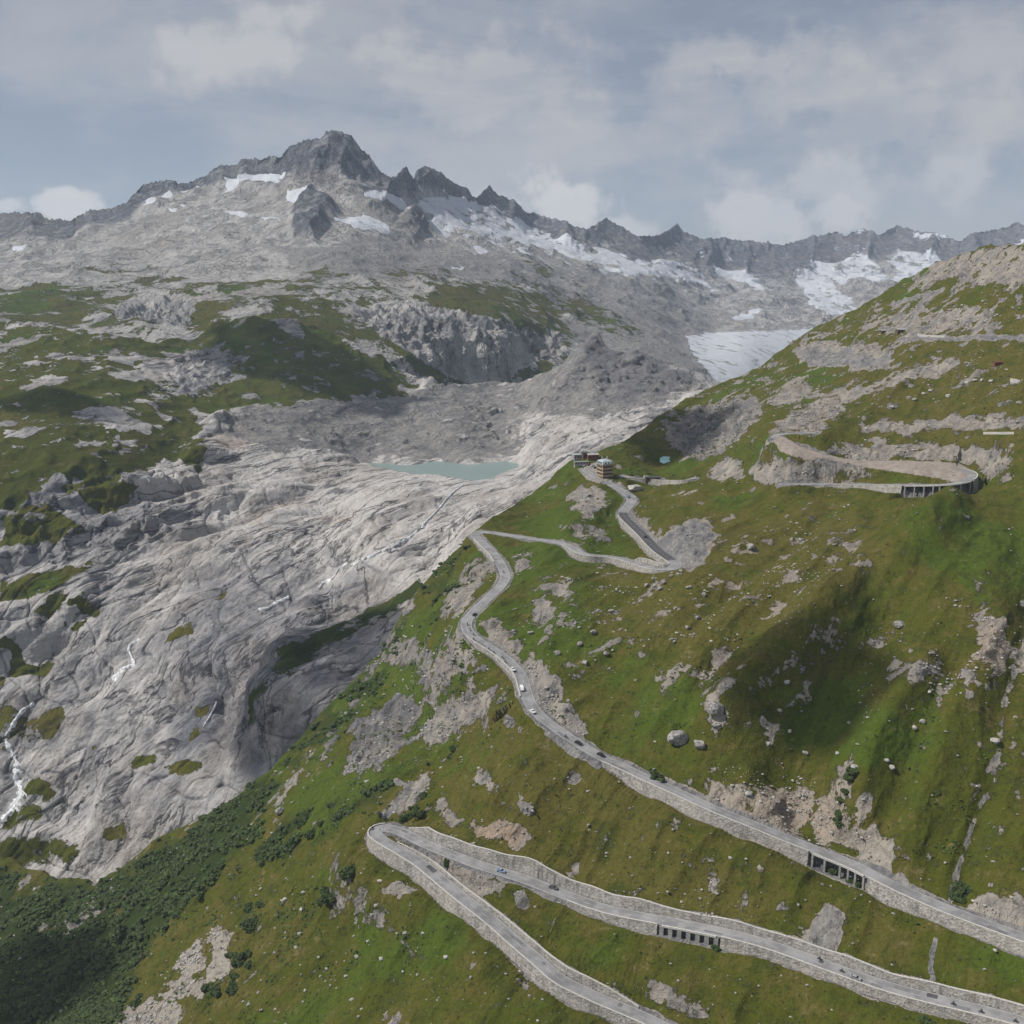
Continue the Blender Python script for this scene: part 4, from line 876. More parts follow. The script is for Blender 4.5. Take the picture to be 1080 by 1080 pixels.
put_car(634, 797, 'black', 'black car on the upper road, the lower of the two black ones', flip=1)
put_car(564, 753, 'white', 'white car on the upper road just above its long straight, lowest of the white cars', flip=1)
put_car(551, 729, 'white', 'white van rounding the curve between two white cars', 'van', flip=1)
put_car(542, 708, 'white', 'white car behind the file of motorcycles, topmost of the white cars', flip=1)
put_car(499, 651, 'black', 'dark car in the tight left bend beside the motorcycles')
put_car(664, 525, 'blue', 'bluish car coming down from the hotel on the pale road')
put_car(681, 567, 'black', 'dark car on the fresh dark asphalt below the hotel')
put_car(400.5, 860, 'black', 'black car parked on the gravel spur outside the left hairpin, further from the road', 'parked', rz=1.9, ground=True)
put_car(404.5, 863, 'grey', 'dark grey car parked on the gravel spur outside the left hairpin, nearer the road', 'parked', rz=1.9, ground=True)
put_car(681, 502.5, 'white', 'white van parked by the wall right of the hotel', 'van', rz=.1)
for px, py, p, l in [(671,503.2,'silver','silver car parked right of the hotel, nearest to it'),(690,504,'red','red car parked between the white van and the white car right of the hotel'),(698,505,'white','white car parked rightmost by the roadside wall')]: put_car(px, py, p, l, rz=.1)
for px, py, p, l in [(621,491,'red','red car parked on the yard below the kiosks'),(624.5,492,'white','white car parked on the yard beside the red car'),(628,494,'black','black car parked close to the left side of the hotel'),(617,492,'silver','silver car parked leftmost on the hotel yard')]:
    put_car(px, py, p, l, 'parked', rz=.9, ground=True)

# motorcycles with riders
def tube(bm, pts, r, seg=6):
    rings = []
    for i, p in enumerate(pts):
        p = Vector(p); d = (Vector(pts[min(i + 1, len(pts) - 1)]) - Vector(pts[max(i - 1, 0)])).normalized(); q = d.to_track_quat('Z', 'Y'); rr = r[i] if isinstance(r, (list, tuple)) else r
        rings.append([bm.verts.new(p + q @ Vector((math.cos(2 * math.pi * k / seg) * rr, math.sin(2 * math.pi * k / seg) * rr, 0))) for k in range(seg)])
    for a, b in zip(rings, rings[1:]):
        for k in range(seg): bm.faces.new((a[k], a[(k + 1) % seg], b[(k + 1) % seg], b[k]))
    bm.faces.new(rings[0][::-1]); bm.faces.new(rings[-1])
def make_moto():
    root = empty('motorcycle', (0, 0, 0))
    bm = bmesh.new(); extr(bm, [(-.55, .55), (.35, .35), (.6, .7), (.45, 1.0), (.1, 1.02), (-.15, .82), (-.95, .9), (-.9, .75)], -.16, .16, .2); bmesh.ops.bevel(bm, geom=bm.edges[:], offset=.03, segments=1, affect='EDGES'); bm_obj(bm, 'body', M['grey'], root)
    for x in (-.75, .75): bm_obj(wheel_bm(x, 0, .32, .14), 'wheel', M['tyre'], root)
    bm = bmesh.new(); tube(bm, [(.75, .1, .34), (.55, .1, .95)], .035); tube(bm, [(.75, -.1, .34), (.55, -.1, .95)], .035); bm_obj(bm, 'fork', M['silver'], root)
    bm = bmesh.new(); tube(bm, [(.42, -.38, 1.08), (.5, 0, 1.04), (.42, .38, 1.08)], .03); bm_obj(bm, 'handlebar', M['black'], root)
    for y in (-.3, .3):
        bm = bmesh.new(); box_bm(bm, -.75, y, .55, .9, .45, .18); bm_obj(bm, 'pannier', M['silver'], root)
    return root
def make_rider():
    J = {'hip': (-.2, 0, .93, .17), 'ch': (-.05, 0, 1.3, .18), 'neck': (.03, 0, 1.52, .07), 'head': (.08, 0, 1.68, .13), 'top': (.08, 0, 1.76, .10)}
    for s, y in (('l', 1), ('r', -1)):
        J.update({'sh' + s: (-.02, .2 * y, 1.42, .085), 'el' + s: (.18, .3 * y, 1.2, .06), 'ha' + s: (.42, .32 * y, 1.1, .05), 'kn' + s: (.22, .24 * y, .82, .09), 'an' + s: (-.1, .22 * y, .42, .06), 'to' + s: (.1, .22 * y, .37, .05)})
    E = [('hip', 'ch'), ('ch', 'neck'), ('neck', 'head'), ('head', 'top')]
    for s in 'lr': E += [('ch', 'sh' + s), ('sh' + s, 'el' + s), ('el' + s, 'ha' + s), ('hip', 'kn' + s), ('kn' + s, 'an' + s), ('an' + s, 'to' + s)]
    names = list(J); me = bpy.data.meshes.new('person'); me.from_pydata([J[k][:3] for k in names], [(names.index(a), names.index(b)) for a, b in E], [])
    o = link('person', me, M['cloth']); o.modifiers.new('s', 'SKIN'); sv = me.skin_vertices[0].data
    for i, k in enumerate(names): sv[i].radius = (J[k][3],) * 2; sv[i].use_root = (k == 'hip')
    o.modifiers.new('d', 'SUBSURF').levels = 1
    bm = bmesh.new(); bmesh.ops.create_uvsphere(bm, u_segments=10, v_segments=8, radius=.165, matrix=Matrix.Translation((.08, 0, 1.71))); bm_obj(bm, 'helmet', M['helmet'], o, True)
    return o
moto0 = make_moto(); rider0 = make_rider(); used = [0]
def put_moto(px, py, lab, where, flip=0):
    P, a, _, _ = on_road(px, py); a += math.pi if flip else 0
    for k, proto in enumerate((moto0, rider0)):
        o = proto if used[0] == 0 else copy_tree(proto)
        o.location = tuple(P); o.rotation_euler = (0, 0, a)
        if k == 0: tag(o, lab, 'motorcycle', 'motorcycles ' + where)
        else: tag(o, 'dark clad helmeted rider on the ' + lab.replace('the ', ''), 'person', 'riders ' + where)
    used[0] += 1
for px, py in [(493,659),(495,664),(498,669),(502,676),(519,687),(523,691),(533,696),(536,701)]: put_moto(px, py, 'motorcycle of the file riding round the upper bend', 'in the file on the bend')
put_moto(531, 604, 'lone motorcycle in the upper bend above the file', 'riding alone')
put_moto(598, 778, 'motorcycle just above the two black cars', 'riding alone', 1)
put_moto(861.5, 1011, 'leftmost motorcycle on the middle road at lower right', 'riding alone')
put_moto(890, 1026, 'motorcycle right behind the silver car', 'riding alone')
put_moto(1006, 1060, 'motorcycle right of the small stream channel', 'riding alone')
put_moto(1037, 1069, 'motorcycle second from the right corner', 'riding alone')
put_moto(1073, 1079, 'rightmost motorcycle at the lower right corner', 'riding alone')
put_moto(387, 873, 'motorcycle at the outer edge of the left hairpin', 'riding alone')

# ------------------------------------------------------------------ buildings
def hotel():
    P = surf(A, 640.5, 505.5); root = empty('hotel', (P[0], P[1] + 3, P[2] - .5), R(24)); tag(root, 'tall ochre hotel with pale metal mansard roof on the road bend', 'hotel')
    bm = bmesh.new(); a, b, H = 10.4, 10.8, 13.0; box_bm(bm, 0, 4, -4, H, a, b); bm_obj(bm, 'wall', M['ochre'], root)
    bm = bmesh.new(); box_bm(bm, 0, 4, H + .003, H + .5, a + 1, b + 1); bm_obj(bm, 'cornice', M['plaster'], root)
    bm = bmesh.new()
    r = [[(sx * (a / 2 + .4 - i), 4 + sy * (b / 2 + .4 - i), z) for sx, sy in ((-1, -1), (1, -1), (1, 1), (-1, 1))] for i, z in ((0, H + .5), (.9, H + 3.0), (3.9, H + 4.3))]
    rv = [[bm.verts.new(p) for p in q] for q in r]
    for q, t in zip(rv, rv[1:]):
        for k in range(4): bm.faces.new((q[k], q[(k + 1) % 4], t[(k + 1) % 4], t[k]))
    bm.faces.new(rv[-1]); bm.faces.new(rv[0][::-1]); roof = bm_obj(bm, 'roof', M['roof'], root)
    for x in (-2.4, 2.6):
        bm = bmesh.new(); box_bm(bm, x, 5, H + 3, H + 6.2, .9, .9); bm_obj(bm, 'chimney', M['plaster'], roof)
    for x in (-3, 0, 3):
        bm = bmesh.new(); box_bm(bm, x, 4 - b / 2 - .0, H + .9, H + 2.5, 1.4, 1.6); d = bm_obj(bm, 'dormer', M['plaster'], root)
        bm = bmesh.new(); box_bm(bm, x, 4 - b / 2 - .85, H + 1.2, H + 2.2, .8, .1); bm_obj(bm, 'pane', M['glass'], d)
    for y in (1, 4, 7):
        bm = bmesh.new(); box_bm(bm, -a / 2 + .0, y, H + .9, H + 2.5, 1.6, 1.4); d = bm_obj(bm, 'dormer', M['plaster'], root)
        bm = bmesh.new(); box_bm(bm, -a / 2 - .85, y, H + 1.2, H + 2.2, .1, .8); bm_obj(bm, 'pane', M['glass'], d)
    for fl in range(4):
        z = .9 + fl * 3.15
        for k in range(5):
            for face in (0, 1):
                t = -3.9 + k * 1.95; w_, d_ = (1.0, .14)
                cx, cy = (t, 4 - b / 2 - .07) if face == 0 else (-a / 2 - .07, 4 + t)
                bm = bmesh.new(); box_bm(bm, cx, cy, z, z + 1.75, w_ if face == 0 else d_, d_ if face == 0 else w_); wd = bm_obj(bm, 'window', M['glass'], root)
                bm = bmesh.new()
                for s in (-.72, .72): box_bm(bm, cx + (s if face == 0 else 0), cy + (s if face else 0), z - .05, z + 1.8, .3 if face == 0 else .18, .18 if face == 0 else .3)
                bm_obj(bm, 'shutter', M['shutter'], wd)
    bm = bmesh.new(); box_bm(bm, 0, 4 - b / 2 - .12, -.5, 2.0, 1.3, .22); bm_obj(bm, 'door', M['wood'], root)
hotel()
def cabin(px, py, sx, sy, h, rz, wallm, roofm, label, cat, name, gable=True, rh=1.2, nwin=3):
    P = surf(A, px, py); root = empty(name, (P[0], P[1], P[2]), R(rz)); tag(root, label, cat)
    bm = bmesh.new(); box_bm(bm, 0, 0, -3, h, sx, sy); bm_obj(bm, 'wall', M[wallm], root)
    bm = bmesh.new(); o = .4
    if gable:
        x, y = sx / 2 + o, sy / 2 + o; v = [bm.verts.new(p) for p in ((-x, -y, h - .1), (x, -y, h - .1), (x, y, h - .1), (-x, y, h - .1), (-x, 0, h + rh), (x, 0, h + rh), (-x, -y, h + .1), (x, -y, h + .1), (x, y, h + .1), (-x, y, h + .1), (-x, 0, h + rh + .2), (x, 0, h + rh + .2))]
        for f in ((0, 1, 5, 4), (2, 3, 4, 5), (6, 7, 11, 10), (8, 9, 10, 11), (0, 1, 7, 6), (2, 3, 9, 8), (0, 4, 10, 6), (3, 4, 10, 9), (1, 5, 11, 7), (2, 5, 11, 8)): bm.faces.new([v[k] for k in f])
    else: box_bm(bm, 0, 0, h + .003, h + .35, sx + 2 * o, sy + 2 * o)
    bm_obj(bm, 'roof', M[roofm], root)
    for k in range(nwin):
        x = -sx / 2 + sx * (k + .5) / nwin; bm = bmesh.new(); box_bm(bm, x, -sy / 2 - .05, h * .35, h * .75, min(1.3, sx / nwin * .5), .12); bm_obj(bm, 'window', M['glass'], root)
    bm = bmesh.new(); box_bm(bm, -sx / 2 - .05, 0, -.2, h * .68, .12, 1.1); bm_obj(bm, 'door', M['wood'], root)
    return root
cabin(609, 484, 8, 6, 4.2, 12, 'plaster', 'roof', 'grey kiosk with blue grey flat roof, leftmost of the buildings by the hotel', 'kiosk', 'kiosk', False)
cabin(617, 483.5, 5.5, 7, 5.5, 12, 'wood', 'roofdark', 'dark timber building between the grey kiosk and the red one', 'building', 'annex_building', False)
cabin(625, 485, 10, 6, 3.6, 12, 'redwood', 'plaster', 'long red timber souvenir shop with pale roof beside the hotel', 'shop', 'souvenir_shop', True, .9)
cabin(613, 489.5, 13, 3.2, 2.6, 12, 'plaster', 'concrete', 'low grey terrace building in front of the kiosks', 'building', 'terrace_building', False, nwin=5)
cabin(688, 509.5, 13, 5, 3.2, 3, 'wood', 'roofdark', 'low dark shed below the roadside wall right of the hotel', 'shed', 'shed', True, .8)
cabin(931, 351, 5, 4, 2.2, 10, 'wood', 'plaster', 'tiny hut with pale roof, left one of the pair high on the slope', 'hut', 'mountain_hut', True, .8, 1)
cabin(950, 350.5, 9, 4.5, 2.6, 8, 'wood', 'plaster', 'long dark hut with pale roof, right one of the pair high on the slope', 'hut', 'mountain_hut', True, .9, 3)
cabin(1052, 384.5, 6, 3.5, 1.8, 5, 'redwood', 'redwood', 'small rusty red hut in the grass at upper right', 'hut', 'mountain_hut', True, .8, 1)
# pale wall high on the slope
def free_wall(p0, p1, h, label):
    a, b = surf(A, *p0), surf(A, *p1); n = 24; t = np.linspace(0, 1, n); pp = np.array([surf(A, p0[0] + (p1[0] - p0[0]) * k, p0[1] + (p1[1] - p0[1]) * k) for k in t]); pp[:, 2] = smooth1(pp[:, 2], 3, 2)
    Vv = np.stack([pp + np.array([0, -.4, -2]), pp + np.array([0, -.3, h]), pp + np.array([0, .3, h]), pp + np.array([0, .4, -2])], 1); F_ = []
    for r in range(n - 1):
        for c in range(4): F_.append((r * 4 + c, (r + 1) * 4 + c, (r + 1) * 4 + (c + 1) % 4, r * 4 + (c + 1) % 4))
    F_ += [(0, 1, 2, 3), ((n - 1) * 4 + 3, (n - 1) * 4 + 2, (n - 1) * 4 + 1, (n - 1) * 4)]
    tag(link('stone_wall', mesh_np('stone_wall', Vv, F_), M['cap']), label, 'wall')
free_wall((1037, 458), (1069, 458), 1.6, 'short straight pale wall alone in the grass above the gallery bend')
free_wall((968, 355), (996, 356), 1.8, 'pale wall beside the hillside track right of the two huts')

# ------------------------------------------------------------------ boulders, stones, shrubs
def ico(sub): 
    bm = bmesh.new(); bmesh.ops.create_icosphere(bm, subdivisions=sub, radius=1); bm.verts.ensure_lookup_table()
    V = np.array([v.co[:] for v in bm.verts]); Fc = np.array([[v.index for v in f.verts] for f in bm.faces]); bm.free(); return V, Fc
def rock_shape(sub, seed):
    V, Fc = ico(sub); rg = np.random.default_rng(seed)
    for _ in range(7):   # planar cuts give angular faces
        d = rg.normal(size=3); d /= np.linalg.norm(d); c = rg.uniform(.55, .85); s = V @ d; V = V - np.outer(np.maximum(s - c, 0), d)
    V = V * (1 + .16 * fbm(V[:, 0] * 1.5 + seed, V[:, 1] * 1.5, V[:, 2] * 1.5, 4))[:, None]
    return V * np.array([1.15, .9, .75]), Fc
BV = [rock_shape(4, s) for s in range(5)]
bmesh_data = {}
def boulder(px, py, size, label, pale=0, v=None, group=None, sheet=None, sz=1.0):
    P = surf(sheet or A, px, py); v = random.randrange(5) if v is None else v; key = (v, pale)
    if key not in bmesh_data:
        me = mesh_np('boulder', *BV[v]); me.materials.append(M['boulder_pale' if pale else 'boulder']); bmesh_data[key] = me
    o = bpy.data.objects.new('boulder', bmesh_data[key]); col.objects.link(o); s = size / 2
    o.location = (P[0], P[1], P[2] + s * .3 * sz); o.scale = (s, s, s * sz); o.rotation_euler = (random.uniform(-.2, .2), random.uniform(-.2, .2), random.uniform(0, 6.28)); tag(o, label, 'boulder', group); return o
boulder(715, 782, 11, 'largest boulder on the slope above the road, broad and grey', 0, 1)
boulder(737, 786, 6.5, 'smaller grey boulder just right of the largest one', 0, 2)
boulder(755, 752, 8, 'tall grey boulder above and right of the largest one', 0, 3, sz=1.6)
boulder(756, 762, 4.5, 'small boulder at the foot of the tall one', 0, 0)
boulder(296, 857, 6, 'brownish grey boulder alone in the green slope left of the hairpin', 0, 2, sz=1.2)
boulder(668, 516, 13, 'broad pale rounded rock between the hotel road and the roadside wall', 1, 4, sz=.7)
boulder(948, 661, 6, 'grey boulder alone in the middle of the right slope', 0, 1)
boulder(1050, 783, 5, 'pale boulder beside the stony gully at right', 1, 0)
boulder(1070, 405, 9, 'large white boulder in the grass at upper right', 1, 2)
for px, py in [(1036,402),(1028,402),(1045,403),(1020,404),(1075,426)]: boulder(px, py, 4, 'white boulder left of the large white one at upper right', 1, group='white boulders at upper right')
for px, py in [(975,416),(982,413),(965,422),(940,430),(958,420),(1000,418)]: boulder(px, py, 4, 'white boulder of the loose group above the curving road cut', 1, group='white boulders above the road cut')
boulder(792, 578, 7, 'dark grey boulder alone on the brown slope right of the hairpin', 0, 3)
boulder(718, 603, 3, 'boulder just under the hotel hairpin', 0)
for px, py in [(690,612),(700,615),(708,608),(715,606),(696,622),(682,618),(725,662),(712,642),(735,652),(742,628),(727,620)]: boulder(px, py, random.uniform(2.5, 4.5), 'dark grey boulder of the cluster below the hotel hairpin', 0, group='boulders below the hotel hairpin')
for px, py in [(895,534),(902,560),(830,545),(880,575),(815,560),(845,570)]: boulder(px, py, random.uniform(2.5, 4.5), 'grey boulder scattered below the pillared gallery road', 0, group='boulders below the gallery road')
for px, py in [(896,763),(850,795),(883,795),(833,772),(810,785),(902,810),(965,768),(935,803),(940,810),(980,730),(973,762),(790,838),(822,750),(830,720)]: boulder(px, py, random.uniform(2, 4), 'pale grey boulder dotted over the shaded slope above the upper road', 1, group='boulders on the shaded slope')
for px, py in [(576,665),(560,668),(588,690),(612,680),(617,700),(640,690),(626,668),(655,665),(600,612),(634,620),(645,645)]: boulder(px, py, random.uniform(2.5, 4.5), 'grey boulder in the bright green slope right of the winding road', 0, group='boulders right of the winding road')
for px, py in [(392,965),(397,956),(427,985),(446,985),(388,993),(376,1010),(400,930),(402,1012),(365,1030),(371,1055),(500,890),(470,1010)]: boulder(px, py, random.uniform(1.4, 2.8), 'pale boulder in the grass below the lowest road', 1, group='pale boulders below the lowest road')
for px, py in [(275,938),(300,950),(320,942),(318,960),(336,1010),(345,1022),(338,1030),(322,1045),(312,1000),(290,1065),(316,985),(262,1060)]: boulder(px, py, random.uniform(1.4, 3.2), 'pale boulder on the lower left slope among shrubs', 1, group='pale boulders at lower left')
for px, py in [(585,822),(620,835),(560,848),(665,905),(640,900),(705,900),(770,905),(764,1000),(800,1040),(715,1035)]: boulder(px, py, random.uniform(1.2, 2.0), 'small pale boulder in the grass between the two long roads', 1, group='boulders between the roads')

# countless smaller stones: one object
def scatter(shapes, pts, size, sq=.7, lift=.2):
    Vs, Fs, off = [], [], 0
    for p, s in zip(pts, size):
        V, Fc = shapes[random.randrange(len(shapes))]; a = random.uniform(0, 6.28); c, sn = math.cos(a), math.sin(a)
        V = V @ np.array([[c, sn, 0], [-sn, c, 0], [0, 0, 1]]) * (s * np.array([1, 1, sq])) + p + np.array([0, 0, s * lift]); Vs.append(V); Fs.append(Fc + off); off += len(V)
    return np.concatenate(Vs), np.concatenate(Fs)
PXa, PYa = proj(A.P); vis = (PXa > -60) & (PXa < 1130) & (PYa < 1130); vis[A.ny:] = False
def pick(weight, n):
    w = (weight * vis).ravel(); w = w / w.sum(); k = RNG.choice(len(w), n, p=w); return A.P.reshape(-1, 3)[k] + RNG.normal(size=(n, 3)) * np.array([.6, .6, 0]), k
dist = np.linalg.norm(A.P, axis=-1)
onroad = (roadd > 2.0)
wgt = onroad * ((0.04 + 1.3 * rock * (1 - scree) + 1.2 * np.clip(sparse, 0, .5)) * (0.25 + sstep(.0, .3, fbm(A.P[..., 0] / 30, A.P[..., 1] / 30, 0 * X[:1, :1] if False else A.P[..., 2] / 30, 3))) + .4 * poly_m(PXa, PYa, rockP[1][0], 3))
wgt = wgt * (1 - .8 * shrubm)
rs = [rock_shape(1, s + 20) for s in range(8)]
rs2 = [rock_shape(2, s + 20) for s in range(6)]
wgt = wgt ** 1.5
p, k = pick(wgt, 5500); sz = .22 + .8 * RNG.random(5500) ** 4; sz *= (dist.ravel()[k] / 550) ** .8
V, Fc = scatter(rs2, p, sz); o = link('scattered_stones', mesh_np('scattered_stones', V, Fc), M['boulder_pale']); o['kind'] = 'stuff'; tag(o, 'countless pale stones scattered over the grassy slopes', 'stones'); 
p, k = pick(wgt * .6 + .03 * onroad, 4500); sz = .25 + .7 * RNG.random(4500) ** 3; sz *= (dist.ravel()[k] / 550) ** .8
V, Fc = scatter(rs2, p, sz); o = link('scattered_stones', mesh_np('scattered_stones', V, Fc), M['boulder']); o['kind'] = 'stuff'; tag(o, 'countless grey stones scattered over the grassy slopes', 'stones')

def clump(seed, sub=2, nb=5):
    rg = np.random.default_rng(seed); Vs, Fs, off = [], [], 0; V0, F0 = ico(sub)
    for i in range(nb):
        c = rg.normal(size=3) * np.array([.55, .55, .22]) * (i > 0); c[2] = abs(c[2]) ; r = rg.uniform(.45, .75)
        V = V0 * (1 + rg.uniform(-.32, .32, (len(V0), 1))) * r + c; Vs.append(V); Fs.append(F0 + off); off += len(V)
    return np.concatenate(Vs), np.concatenate(Fs)
cl = [clump(s, 2, 3) for s in range(8)]
sw = shrubm * onroad * (.25 + sstep(-.25, .3, fbm(A.P[..., 0] / 16, A.P[..., 1] / 16, A.P[..., 2] / 16, 3)))
sw = shrubm * onroad * (.05 + sstep(-.12, .25, fbm(A.P[..., 0] / 18, A.P[..., 1] / 18, A.P[..., 2] / 18, 4)))
p, k = pick(sw, 6000); V, Fc = scatter(cl, p, 1.0 + 2.0 * RNG.random(6000) ** 2, .75, .2)
o = link('shrub_thicket', mesh_np('shrub_thicket', V, Fc), M['leaf']); o['kind'] = 'stuff'; tag(o, 'dense dark green alpine shrub thicket covering the lower left slope', 'shrubs')
p, k = pick(sw, 1200); V, Fc = scatter(cl, p, .9 + 1.2 * RNG.random(1200), .75, .25)
o = link('shrub_thicket', mesh_np('shrub_thicket', V, Fc), M['leaf2']); o['kind'] = 'stuff'; tag(o, 'lighter green bushes mixed through the shrub thicket', 'shrubs')
lw = onroad * (.9 * (blob(PXa, PYa, 430, 760, 120, 70, -45) + blob(PXa, PYa, 700, 720, 150, 90) * .3 + blob(PXa, PYa, 620, 480, 150, 30) + blob(PXa, PYa, 1000, 880, 60, 90) * .6 + blob(PXa, PYa, 300, 1000, 120, 60) * .7 + blob(PXa, PYa, 740, 450, 60, 30)) * sstep(.08, .3, fbm(A.P[..., 0] / 20, A.P[..., 1] / 20 + 50, A.P[..., 2] / 20, 3)))
p, k = pick(lw, 2200); V, Fc = scatter(cl, p, (.35 + .5 * RNG.random(2200)) * (dist.ravel()[k] / 550), .55, .1)
o = link('low_bushes', mesh_np('low_bushes', V, Fc), M['leaf2']); o['kind'] = 'stuff'; tag(o, 'low green bushes and juniper mats dotted over the slopes', 'bushes')
tw = onroad * np.clip(grass, 0, 1) * (1 - shrubm) * (.1 + sstep(-.15, .3, fbm(A.P[..., 0] / 12, A.P[..., 1] / 12 + 90, A.P[..., 2] / 12, 4))) * (dist < 1000)
cl1 = [clump(s + 80, 1, 2) for s in range(8)]; p, k = pick(tw, 12000); V, Fc = scatter(cl1, p, (.25 + .4 * RNG.random(12000) ** 2) * (dist.ravel()[k] / 500), .45, .05)
o = link('grass_tussocks', mesh_np('grass_tussocks', V, Fc), M['tussock']); o['kind'] = 'stuff'; tag(o, 'tussocks of coarse alpine grass covering the slopes', 'grass')
shr = [clump(s + 50, 3, 12) for s in range(3)]; smesh = []
for V, Fc in shr:
    me = mesh_np('shrub', V * np.array([1, 1, .85]), Fc); me.materials.append(M['leaf']); smesh.append(me)
def shrub(px, py, size, label, group=None, tall=1.0):
    P = surf(A, px, py); o = bpy.data.objects.new('shrub', random.choice(smesh)); col.objects.link(o); o.location = tuple(P); o.scale = (size / 2, size / 2, size / 2 * tall); o.rotation_euler = (0, 0, random.uniform(0, 6.28)); tag(o, label, 'shrub', group)
shrub(268, 975, 9, 'large round dark shrub above the pale rock outcrops')
shrub(371, 920, 6.5, 'large dark shrub left below the hairpin wall'); shrub(364, 923, 5.5, 'dark shrub touching the large one left below the hairpin wall')
shrub(345, 945, 7, 'dark shrub beside a pale boulder left of the lowest road'); shrub(340, 952, 4, 'small shrub tucked under the dark shrub left of the lowest road')
for px, py in [(250,1013),(258,1008),(262,1018),(242,1008),(222,1042),(228,1046),(146,1055),(248,1030),(245,1042),(262,958),(275,955)]: shrub(px, py, random.uniform(3.5, 6.5), 'dark round shrub around the pale rock outcrops at lower left', 'shrubs around the outcrops')
for px, py in [(446,840),(440,862),(430,862),(436,853),(425,866),(480,790),(475,798),(350,850),(340,868),(360,858),(330,880),(318,868)]: shrub(px, py, random.uniform(3, 5.5), 'dark shrub near the gravel spur above the left hairpin', 'shrubs above the hairpin')
shrub(471.5, 918, 2.4, 'narrow dark conifer shaped bush between the two arms at the hairpin', None, 2.6)
for px, py in [(697,822),(692,818),(888,845),(893,835),(884,868),(886,860),(898,820),(900,812),(1010,935),(1012,945),(1016,950),(1004,944),(1018,940)]: shrub(px, py, random.uniform(3, 5), 'dark bush in a damp gully above the upper road', 'bushes in the gullies')
for px, py in [(757,1000),(898,928),(904,931),(876,918),(978,1078),(488,703)]: shrub(px, py, random.uniform(3, 4.5), 'green bush at the foot of a roadside wall', 'bushes by the walls')
for px, py in [(58,962),(90,990),(105,1010),(130,985),(40,1000),(70,1040),(150,940),(180,905),(30,1050),(100,1050)]: shrub(px, py, random.uniform(6, 9), 'tall dark bush standing out of the shrub thicket', 'tall bushes in the thicket', 1.3)

# ------------------------------------------------------------------ sun, clouds, sky, haze
SUN_AZ, SUN_EL = R(-95), R(50)     # azimuth from +Y, negative = left
sv = Vector((math.sin(SUN_AZ) * math.cos(SUN_EL), math.cos(SUN_AZ) * math.cos(SUN_EL), math.sin(SUN_EL)))
sun = bpy.data.objects.new('sun', bpy.data.lights.new('sun', 'SUN')); col.objects.link(sun); sun.data.energy = 4.4; sun.data.angle = R(.5); sun.data.color = (1, .95, .88)
sun.rotation_euler = sv.to_track_quat('Z', 'Y').to_euler(); sun.location = (0, 0, 1500)
def cloud_mat():
    m, nt, bs = nodes('cloud'); lw_ = N(nt, 'ShaderNodeLayerWeight', Blend=0.5); g = N(nt, 'ShaderNodeNewGeometry')
    n = noise(nt, g.outputs['Position'], .012, 5, .6); tr = N(nt, 'ShaderNodeBsdfTransparent'); mx = N(nt, 'ShaderNodeMixShader')
    bs.inputs['Base Color'].default_value = (.9, .9, .9, 1); bs.inputs['Roughness'].default_value = 1
    f = ss(nt, -.25, .8, math_n(nt, 'ADD', lw_.outputs['Facing'], math_n(nt, 'MULTIPLY', math_n(nt, 'SUBTRACT', n, .5), .7)))
    nt.links.new(f, mx.inputs[0]); nt.links.new(bs.outputs[0], mx.inputs[1]); nt.links.new(tr.outputs[0], mx.inputs[2]); nt.links.new(mx.outputs[0], nt.nodes['Material Output'].inputs['Surface']); return m
M['cloud'] = cloud_mat()
def cloud(sheet, px, py, rx, ry, up, seed, label, gy=None):
    P = Vector(surf(sheet, px, py)); c = P + sv * ((up - P.z) / sv.z); Vv, Fc = ico(5)
    d = .95 + .95 * fbm(Vv[:, 0] * 1.5 + seed, Vv[:, 1] * 1.5, Vv[:, 2] * 1.5, 6); Vv = Vv * d[:, None] * np.array([rx, ry, min(rx, ry) * .35])
    o = link('cloud', mesh_np('cloud', Vv, Fc, True), M['cloud']); o.location = c; tag(o, label, 'cloud', 'clouds drifting above the valley'); o['kind'] = 'stuff'
cloud(A, 852, 715, 50, 32, 1300, 3, 'white cloud drifting over the near slope')
cloud(B, 300, 372, 125, 85, 1300, 4, 'white cloud drifting over the green shoulder')
cloud(B, 50, 425, 70, 40, 1300, 5, 'white cloud drifting over the left slope')
cloud(B, 270, 725, 75, 62, 1300, 6, 'white cloud drifting over the gorge')
cloud(B, 365, 670, 70, 50, 1300, 12, 'small white cloud drifting over the upper gorge')
cloud(A, 20, 1040, 70, 50, 1300, 7, 'white cloud drifting over the thicket')
cloud(A, 715, 458, 60, 70, 1300, 8, 'white cloud drifting behind the hotel')

world = bpy.data.worlds.new('World'); S.world = world; world.use_nodes = True; nt = world.node_tree; bg = nt.nodes['Background']
sky = nt.nodes.new('ShaderNodeTexSky'); sky.sky_type = 'NISHITA'; sky.sun_disc = False; sky.sun_elevation = SUN_EL; sky.sun_rotation = SUN_AZ; sky.altitude = 2300; sky.dust_density = 1.5; sky.air_density = 1.0
SKYS = 0.085
tc = N(nt, 'ShaderNodeTexCoord'); dirv = tc.outputs['Generated']
def sdir(px, py): r = ray(px, py); return r / np.linalg.norm(r)
clouds = [(600,214,70,28,.75),(650,238,50,16,.5),(72,214,34,16,.8),(8,217,20,9,.6),(262,48,90,36,.45),(296,18,60,20,.45),(520,88,150,58,.4),(600,130,120,40,.25),(790,66,100,34,.5),(840,95,120,50,.4),(950,120,150,60,.35),(760,110,90,50,.25),(840,228,110,32,.5),(880,200,120,40,.3),(560,160,200,70,.15),(1000,60,120,60,.2)]
acc_ = None; low_ = None
nz = N(nt, 'ShaderNodeTexNoise', Scale=16.0, Detail=10.0, Roughness=.58); nt.links.new(dirv, nz.inputs['Vector'])
